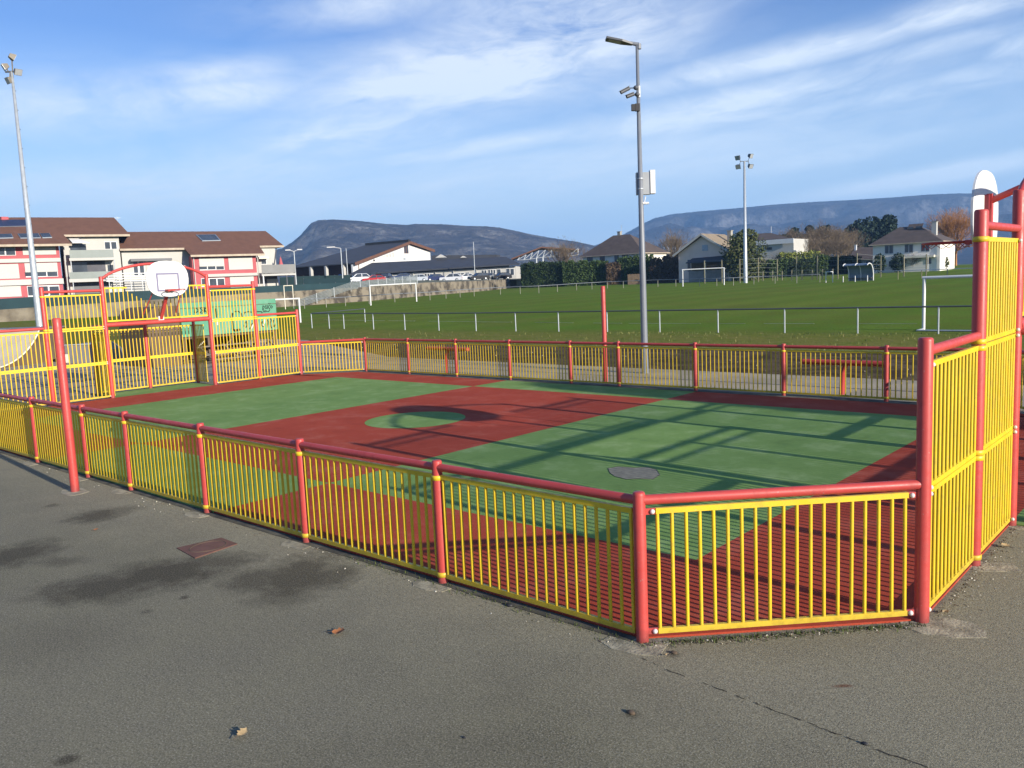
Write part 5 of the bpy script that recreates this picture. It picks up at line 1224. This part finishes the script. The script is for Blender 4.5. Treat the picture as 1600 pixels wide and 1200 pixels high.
# ------------------------------------------------------------------ mountains
def mountain(name, prof, Rf, Rc, Rb, m, namp, seed):
    def h_at(px):
        for (x0, y0), (x1, y1) in zip(prof, prof[1:]):
            if x0 <= px <= x1: return y0+(y1-y0)*(px-x0)/(x1-x0)
        return prof[-1][1] if px > prof[-1][0] else prof[0][1]
    cols = 420; rows = 60; x0, x1 = prof[0][0], prof[-1][0]; vs = []; mb = MB()
    for i in range(cols+1):
        px = x0+(x1-x0)*i/cols; d = ray(px, h_at(px)-.55*noise.noise(Vector((px*.9, seed, 0)))-.5*noise.noise(Vector((px*.23, seed, 4)))); hd = Vector((d.x, d.y, 0)); hl = hd.length; slope = d.z/hl; hd /= hl
        zc = CAM.z+slope*Rc
        for j in range(rows+1):
            t = j/rows
            if t < .8:
                s = t/.8; R = Rf+(Rc-Rf)*s
                jig = .06*noise.noise(Vector((px*.02, seed, 1))); e1 = min(1, max(0, (s-.50-jig)/.10)); e2 = min(1, max(0, (s-.80+jig)/.07))
                base = .55*s**1.3+.22*e1*e1*(3-2*e1)+.23*e2*e2*(3-2*e2)
            else:
                s = (t-.8)/.2; R = Rc+(Rb-Rc)*s; base = 1-.5*s
            p = hd*R; q = Vector((p.x/900+seed, p.y/900, 0))
            n1 = noise.fractal(q*2.2, 1.0, 2.1, 6); rdg = 1-abs(noise.noise(q*3.1+Vector((3, 1, 0)))); cliff = noise.noise(Vector((p.x/260, p.y/260, seed)))
            env = min(1, base*1.6)*(1-min(1, max(0, (base-.86)/.14)) if t < .8 else 0)
            z = zc*base+namp*(n1*.75+(rdg-.7)*.8+cliff*.25)*env
            if t < .8: z = min(z, zc*(s**.9)+1)
            p.z = max(z, -5) if j else -6; vs.append(p)
    k = rows+1
    mb.add(vs, [(i*k+j, (i+1)*k+j, (i+1)*k+j+1, i*k+j+1) for i in range(cols) for j in range(rows)], True)
    struct(name, mb, m)
def mount_mat(name, wood1, wood2, rock, sc, rk):
    m, n, l, b = nt(name); co = objco(n)
    f = noisen(n, l, co, .014*sc, 8, .7); f2 = noisen(n, l, co, .05*sc, 6, .7); geo = n.new('ShaderNodeNewGeometry')
    sep = n.new('ShaderNodeSeparateXYZ'); l.new(geo.outputs['Normal'], sep.inputs[0])
    c = mixc(n, l, rampn(n, l, f, .38, .62), wood1, wood2)
    steep = rampn(n, l, sep.outputs[2], .93, .72)
    mp = n.new('ShaderNodeMapping'); mp.inputs['Scale'].default_value = (1, 1, 3.2); l.new(co, mp.inputs[0])
    f3 = noisen(n, l, mp.outputs[0], .016*sc, 7, .7)
    k = mathn(n, l, 'MAXIMUM', mathn(n, l, 'MULTIPLY', rampn(n, l, f3, .54, .62), rampn(n, l, f2, .40, .56)), mathn(n, l, 'MULTIPLY', steep, rampn(n, l, f2, .38, .55)))
    c = mixc(n, l, mathn(n, l, 'MULTIPLY', k, rk), c, rock)
    l.new(c, b.inputs['Base Color']); b.inputs['Roughness'].default_value = 1; b.inputs['Specular IOR Level'].default_value = 0
    bp = n.new('ShaderNodeBump'); bp.inputs['Strength'].default_value = 1; bp.inputs['Distance'].default_value = 22
    l.new(f2, bp.inputs['Height']); l.new(bp.outputs[0], b.inputs['Normal'])
    return m
mountain('mountain', [(-300, 470), (0, 440), (300, 412), (380, 400), (440, 388), (456, 379), (470, 367), (478, 357.5), (486, 348.5), (497, 344), (520, 342.8), (560, 345), (600, 349.5), (638, 351.5), (645, 350), (690, 350.2), (730, 353), (760, 353.5), (780, 355.5), (800, 359.5), (830, 366), (860, 371.5), (900, 377.5), (930, 384), (1000, 398), (1100, 415)], 1000, 1900, 2400,
         mount_mat('wooded_mountain', (.046, .040, .036), (.100, .084, .068), (.36, .34, .30), 1.0, .50), 30, 3)
mountain('mountain', [(820, 420), (900, 392), (940, 380), (975, 366), (1000, 352), (1016, 344), (1022, 341), (1050, 334.5), (1100, 329.5), (1160, 324.5), (1200, 320.5), (1260, 316), (1330, 312.5), (1400, 308), (1450, 304), (1500, 302), (1560, 303), (1580, 306), (1620, 318), (1750, 330), (2000, 350)], 1500, 3300, 4000,
         mount_mat('blue_mountain', (.022, .024, .030), (.060, .054, .052), (.36, .36, .36), .62, .32), 70, 9)

# ------------------------------------------------------------------ small things on the asphalt
def leaf(px, py, size, m, rot, label, curl=.3):
    c = g0(px, py, .012); root = thing('fallen_leaf', c, label, 'leaf', 'fallen leaves on the asphalt'); mb = MB(); n = 10; L = []; Rr = []
    for i in range(n+1):
        t = i/n; w = size*.42*math.sin(math.pi*min(1, t*1.02))**.75*(1+.25*((i*5)%3-1)); z = curl*size*(t-.4)**2*1.6
        a = Vector((math.cos(rot), math.sin(rot), 0)); b = Vector((-a.y, a.x, 0)); q = c+a*(size*(t-.5))
        L.append(q+b*w+UP*(z+curl*w*.9)); Rr.append(q-b*w+UP*(z+curl*w*.5)); 
    M_ = [c+Vector((math.cos(rot), math.sin(rot), 0))*(size*(i/n-.5))+UP*(curl*size*(i/n-.4)**2*1.6) for i in range(n+1)]
    vs = L+M_+Rr; k = n+1
    mb.add(vs, [(i, i+1, k+i+1, k+i) for i in range(n)]+[(k+i, k+i+1, 2*k+i+1, 2*k+i) for i in range(n)], True); mb.build('blade', m, root)
    mb = MB(); mb.path([M_[0], M_[0]-Vector((math.cos(rot), math.sin(rot), 0))*size*.45-UP*.006], .0022, 5); mb.build('stalk', M['bark'], root)
leaf(529, 989, .095, M['dryleaf'], .6, 'curled orange-brown leaf lying on the asphalt below the fence', .5)
leaf(379, 1148, .065, M['dryleaf2'], 1.8, 'small pale brown leaf low in the foreground', .7)
leaf(1044, 1024, .035, M['dryleaf2'], .2, 'tiny dry leaf near the corner post footing', .6)
leaf(1571, 853, .075, M['dryleaf2'], 2.6, 'pale dry leaf at the foot of the right goal wall', .4)
leaf(1559, 822, .05, M['dryleaf'], .9, 'brown dry leaf close to the right goal post foot', .5)
leaf(1478, 957, .045, M['dryleaf2'], .3, 'pale leaf scrap beside the tall post of the right goal wall', .6)
leaf(150, 828, .05, M['dryleaf'], 1.2, 'orange leaf speck on the damp stain at the left', .5)
def lump(px, py, s, m, label, seed, name='pebble', cat='debris'):
    c = g0(px, py, 0); rnd = random.Random(seed); mb = MB(); mb.sphere(c+UP*s*.3, s, 9, 6, (1.2, .8, .55))
    for v in mb.v:
        k = 1+.25*noise.noise(v*60+Vector((seed, 0, 0))); v.xy = c.xy+(v.xy-c.xy)*k
    o = mb.build(name, m, loc=c); tag(o, label, cat, 'bits lying on the asphalt')
lump(1351, 1163, .016, M['black'], 'small black lump on the crack in the right foreground', 1)
lump(796, 947, .028, M['black'], 'crumpled dark scrap beside the near fence', 2, 'scrap')
lump(986, 1115, .022, M['darkwood'], 'dark flattened clod in the centre foreground', 3)
lump(1053, 1021, .02, M['darkwood'], 'brown clod near the corner post footing', 4)
lump(725, 1153, .010, M['black'], 'tiny dark stone at the bottom of the picture', 5)
# cover plate
q = [g0(276, 857), g0(346, 841), g0(371, 850.5), g0(305, 873)]
root = thing('cover_plate', sum(q, Vector())/4, 'rust-brown square cover plate set in the asphalt', 'cover plate')
mb = MB(); mb.prism([p-UP*.01 for p in q], (0, 0, .018)); mb.build('plate', M['rust'], root)
c = sum(q, Vector())/4; mb = MB(); e1, e2 = (q[1]-q[0]+q[2]-q[3])/4, (q[3]-q[0]+q[2]-q[1])/4
mb.path([c+UP*.008+e1*(.78*math.cos(2*math.pi*i/28))+e2*(.78*math.sin(2*math.pi*i/28)) for i in range(28)], .005, 5, True); mb.build('lid_ring', M['darkwood'], root)
# crack
mb = MB(); pts = [(1005, 1028), (1040, 1046), (1090, 1064), (1130, 1078), (1165, 1092), (1200, 1106), (1245, 1122), (1290, 1140), (1330, 1154), (1352, 1166), (1400, 1182), (1450, 1198), (1520, 1222)]
prev = None; rnd = random.Random(4)
for i in range(len(pts)-1):
    for k in range(5):
        t = k/5; p = g0(pts[i][0]*(1-t)+pts[i+1][0]*t, pts[i][1]*(1-t)+pts[i+1][1]*t, .004); p += Vector((rnd.uniform(-.006, .006), rnd.uniform(-.006, .006), 0))
        if prev is not None and rnd.random() < .68: mb.bar(prev, p, rnd.uniform(.0015, .005), .002)
        prev = p
struct('asphalt_crack', mb, pm('crack_dirt', (.035, .030, .022), .95, .3, 20))
# grit, grass and moss along the foot of the fences (too many to count)
def strew(name, label, m, edges, n, s, seed, blade=False):
    rnd = random.Random(seed); mb = MB(); vs, fs = [], []
    for _ in range(n):
        a, b, w = rnd.choice(edges); t = rnd.random(); p = Vector((a[0]+(b[0]-a[0])*t, a[1]+(b[1]-a[1])*t, 0)); d = Vector((b[0]-a[0], b[1]-a[1], 0)).normalized(); nb = Vector((d.y, -d.x, 0))
        p += nb*abs(rnd.gauss(0, w)); k = s*rnd.uniform(.5, 1.6); o = len(vs)
        if blade:
            a2 = Vector((rnd.uniform(-1, 1), rnd.uniform(-1, 1), 0)).normalized(); hh = k*rnd.uniform(.8, 2.4)
            vs += [p-a2*k*.35, p+a2*k*.35, p+a2*k*.1+UP*hh+rv(rnd)*k*.6]; fs.append((o, o+1, o+2))
        else:
            a2 = rv(rnd).normalized(); b2 = a2.cross(rv(rnd)).normalized(); c2 = a2.cross(b2)
            vs += [p+a2*k+UP*k*.3, p+b2*k+UP*k*.3, p-a2*k+UP*k*.3, p-b2*k*.8+UP*k*.3, p+UP*k*.9]; fs += [(o, o+1, o+4), (o+1, o+2, o+4), (o+2, o+3, o+4), (o+3, o, o+4)]
    mb.add(vs, fs); ob = mb.build(name, m); tag(ob, label, name.replace('_', ' '), None, 'stuff')
near = ((-2.9, V0-.02), (-15, V0-.02), -.10); ch = ((NX[0], V0-.05), (XR+.02, V0+RV[0]-.03), .035); en = ((XR+.05, V0+1.4), (XR+.05, V0+4.0), .10)
strew('grit', 'pale grit scattered along the foot of the fences', M['grit'], [((-15, V0-.05), (-2.9, V0-.05), .16), ch, en], 300, .006, 5)
strew('dark_grit', 'dark earth crumbs gathered along the foot of the fences', M['darkwood'], [((-15, V0-.02), (-2.9, V0-.02), .07), ch, ((XR+.03, V0+1.4), (XR+.03, V0+4.0), .05)], 650, .006, 6)
strew('moss', 'green moss along the foot of the slanted corner fence', M['mossm'], [ch, ch, ((-6, V0-.02), (-2.9, V0-.02), .05)], 1300, .010, 7, True)
strew('grass_tufts', 'rough grass tufts along the edge of the bare earth', pm('tuft_grass', (.095, .125, .030), .9, .3, .6, col2=(.20, .18, .06)), [((16, 23.6), (-36, 24.9), -.9), ((-22, 31.0), (8, 31.2), 1.2), ((16, 24.5), (-36, 26.0), -2.5)], 2200, .035, 8, True)
strew('pebbles', 'small stones and twigs scattered over the bare earth strip', M['footing'], [((-30, 23.5), (12, 19.0), 1.8)], 220, .017, 9)

# ------------------------------------------------------------------ light, sky, haze, camera
SUN_EL, SUN_AZ = R_(17.2), R_(-4.5)                           # azimuth from +X
sd = Vector((math.cos(SUN_EL)*math.cos(SUN_AZ), math.cos(SUN_EL)*math.sin(SUN_AZ), math.sin(SUN_EL)))
sl = bpy.data.lights.new('sun', 'SUN'); sl.energy = 4.6; sl.angle = R_(.55); sl.color = (1, .91, .77)
so = bpy.data.objects.new('sun', sl); COL.objects.link(so); so.rotation_euler = sd.to_track_quat('Z', 'Y').to_euler(); so.location = (20, -20, 30)
w = bpy.data.worlds.new('World'); scene.world = w; w.use_nodes = True; n = w.node_tree.nodes; l = w.node_tree.links; bg = n['Background']
sky = n.new('ShaderNodeTexSky'); sky.sky_type = 'NISHITA'; sky.sun_disc = False; sky.sun_elevation = SUN_EL; sky.sun_rotation = math.pi/2-SUN_AZ
sky.air_density = 1.15; sky.dust_density = .25; sky.ozone_density = 2.2; sky.altitude = 250
tc = n.new('ShaderNodeTexCoord').outputs['Generated']; sep = n.new('ShaderNodeSeparateXYZ'); l.new(tc, sep.inputs[0])
den = mathn(n, l, 'ADD', mathn(n, l, 'MAXIMUM', sep.outputs[2], 0.0), .14)
cx, cy = mathn(n, l, 'DIVIDE', sep.outputs[0], den), mathn(n, l, 'DIVIDE', sep.outputs[1], den)
cmb = n.new('ShaderNodeCombineXYZ'); l.new(cx, cmb.inputs[0]); l.new(cy, cmb.inputs[1])
az = mathn(n, l, 'ARCTAN2', sep.outputs[0], sep.outputs[1]); el = mathn(n, l, 'ARCSINE', sep.outputs[2])
cm2 = n.new('ShaderNodeCombineXYZ'); l.new(mathn(n, l, 'MULTIPLY', az, 3.0), cm2.inputs[0]); l.new(mathn(n, l, 'ADD', mathn(n, l, 'MULTIPLY', el, 10.0), mathn(n, l, 'MULTIPLY', az, -.9)), cm2.inputs[1])
wn = n.new('ShaderNodeTexNoise'); wn.inputs['Scale'].default_value = .9; wn.inputs['Detail'].default_value = 4; l.new(cm2.outputs[0], wn.inputs['Vector'])
wv = n.new('ShaderNodeVectorMath'); wv.operation = 'SCALE'; wv.inputs['Scale'].default_value = 1.5; l.new(wn.outputs['Color'], wv.inputs[0])
av = n.new('ShaderNodeVectorMath'); av.operation = 'ADD'; l.new(cm2.outputs[0], av.inputs[0]); l.new(wv.outputs[0], av.inputs[1])
c1 = noisen(n, l, av.outputs[0], 1.0, 10, .62); c2 = noisen(n, l, av.outputs[0], 3.6, 8, .64)
def dir_of(px, py): d = ray(px, py).normalized(); return math.atan2(d.x, d.y), math.asin(d.z)
mask = None
for px, py, rx, ry, st in ((880, 40, 190, 90, 1.0), (760, 110, 260, 60, 1.0), (640, 140, 200, 45, .9), (560, 205, 170, 42, .95), (740, 232, 190, 16, .8), (560, 10, 150, 28, .6), (330, 150, 130, 26, 1.0), (170, 165, 190, 40, .9), (330, 120, 120, 26, .7), (230, 290, 420, 48, .7), (1200, 95, 260, 20, .9), (1450, 78, 120, 16, .7), (1150, 165, 260, 28, .95), (1420, 145, 240, 18, .8), (1480, 270, 180, 13, 1.0), (1300, 240, 240, 18, .5), (1520, 12, 130, 20, .9), (1595, 75, 40, 20, .8), (700, 300, 800, 60, .55), (1050, 270, 360, 30, .5)):
    a0, e0 = dir_of(px, py); da = mathn(n, l, 'DIVIDE', mathn(n, l, 'SUBTRACT', az, a0), rx/F_PX); de = mathn(n, l, 'DIVIDE', mathn(n, l, 'ADD', mathn(n, l, 'SUBTRACT', el, e0), mathn(n, l, 'MULTIPLY', mathn(n, l, 'SUBTRACT', az, a0), -.10)), ry/F_PX)
    r2 = mathn(n, l, 'ADD', mathn(n, l, 'MULTIPLY', da, da), mathn(n, l, 'MULTIPLY', de, de))
    g_ = mathn(n, l, 'MULTIPLY', mathn(n, l, 'EXPONENT', mathn(n, l, 'MULTIPLY', r2, -1.0)), st)
    mask = g_ if mask is None else mathn(n, l, 'MAXIMUM', mask, g_)
dens = mathn(n, l, 'ADD', mathn(n, l, 'MULTIPLY', rampn(n, l, c1, .32, .64), .66), mathn(n, l, 'MULTIPLY', rampn(n, l, c2, .32, .68), .34))
fac = mathn(n, l, 'MULTIPLY', mathn(n, l, 'ADD', mathn(n, l, 'MULTIPLY', mask, 1.6), .03), dens, True)
gm = n.new('ShaderNodeGamma'); gm.inputs[1].default_value = 1.6; l.new(sky.outputs[0], gm.inputs[0])
skc = mixc(n, l, 1.0, gm.outputs[0], (.235, .245, .300), 'MULTIPLY')
skc = mixc(n, l, .40, skc, (.88, 1.78, 4.0))
cl = mixc(n, l, mathn(n, l, 'MINIMUM', fac, .85), skc, (4.9, 5.3, 5.7))
l.new(cl, bg.inputs['Color']); veil = rampn(n, l, el, .0, .28, .72, 0)
cl = mixc(n, l, veil, cl, (4.1, 5.5, 6.7)); l.new(cl, bg.inputs['Color'])
bg.inputs['Strength'].default_value = .10
mb = MB(); mb.box(-4400, -4400, -8.5, 4400, 4400, 345); hz = mb.build('haze', M['white']); hz['kind'] = 'stuff'; hz['label'] = 'thin blue air over the valley'
m = bpy.data.materials.new('haze_air'); m.use_nodes = True; nn = m.node_tree.nodes; nn.remove(nn['Principled BSDF'])
pv = nn.new('ShaderNodeVolumePrincipled'); pv.inputs['Color'].default_value = (.30, .56, 1, 1); pv.inputs['Density'].default_value = .00023; pv.inputs['Anisotropy'].default_value = .1
m.node_tree.links.new(pv.outputs[0], nn['Material Output'].inputs['Volume']); hz.data.materials.clear(); hz.data.materials.append(m)
cam = bpy.data.cameras.new('camera'); co = bpy.data.objects.new('camera', cam); COL.objects.link(co); scene.camera = co
cam.sensor_fit = 'HORIZONTAL'; cam.sensor_width = 36; cam.lens = F_PX/1600*36; cam.clip_end = 20000; cam.clip_start = .05
from mathutils import Matrix
co.matrix_world = Matrix(((CR.x, CU.x, -CF.x, CAM.x), (CR.y, CU.y, -CF.y, CAM.y), (CR.z, CU.z, -CF.z, CAM.z), (0, 0, 0, 1)))
vs_ = scene.view_settings; vs_.view_transform = 'Standard'; vs_.look = 'None'; vs_.gamma = 1; vs_.use_curve_mapping = False; vs_.exposure = 1.05
cy_ = scene.cycles; cy_.use_denoising = True; cy_.max_bounces = 6; cy_.diffuse_bounces = 3; cy_.glossy_bounces = 2; cy_.volume_bounces = 0; cy_.transparent_max_bounces = 6
cy_.sample_clamp_indirect = 6
for o in bpy.data.objects:
    if '_o' in o: del o['_o']
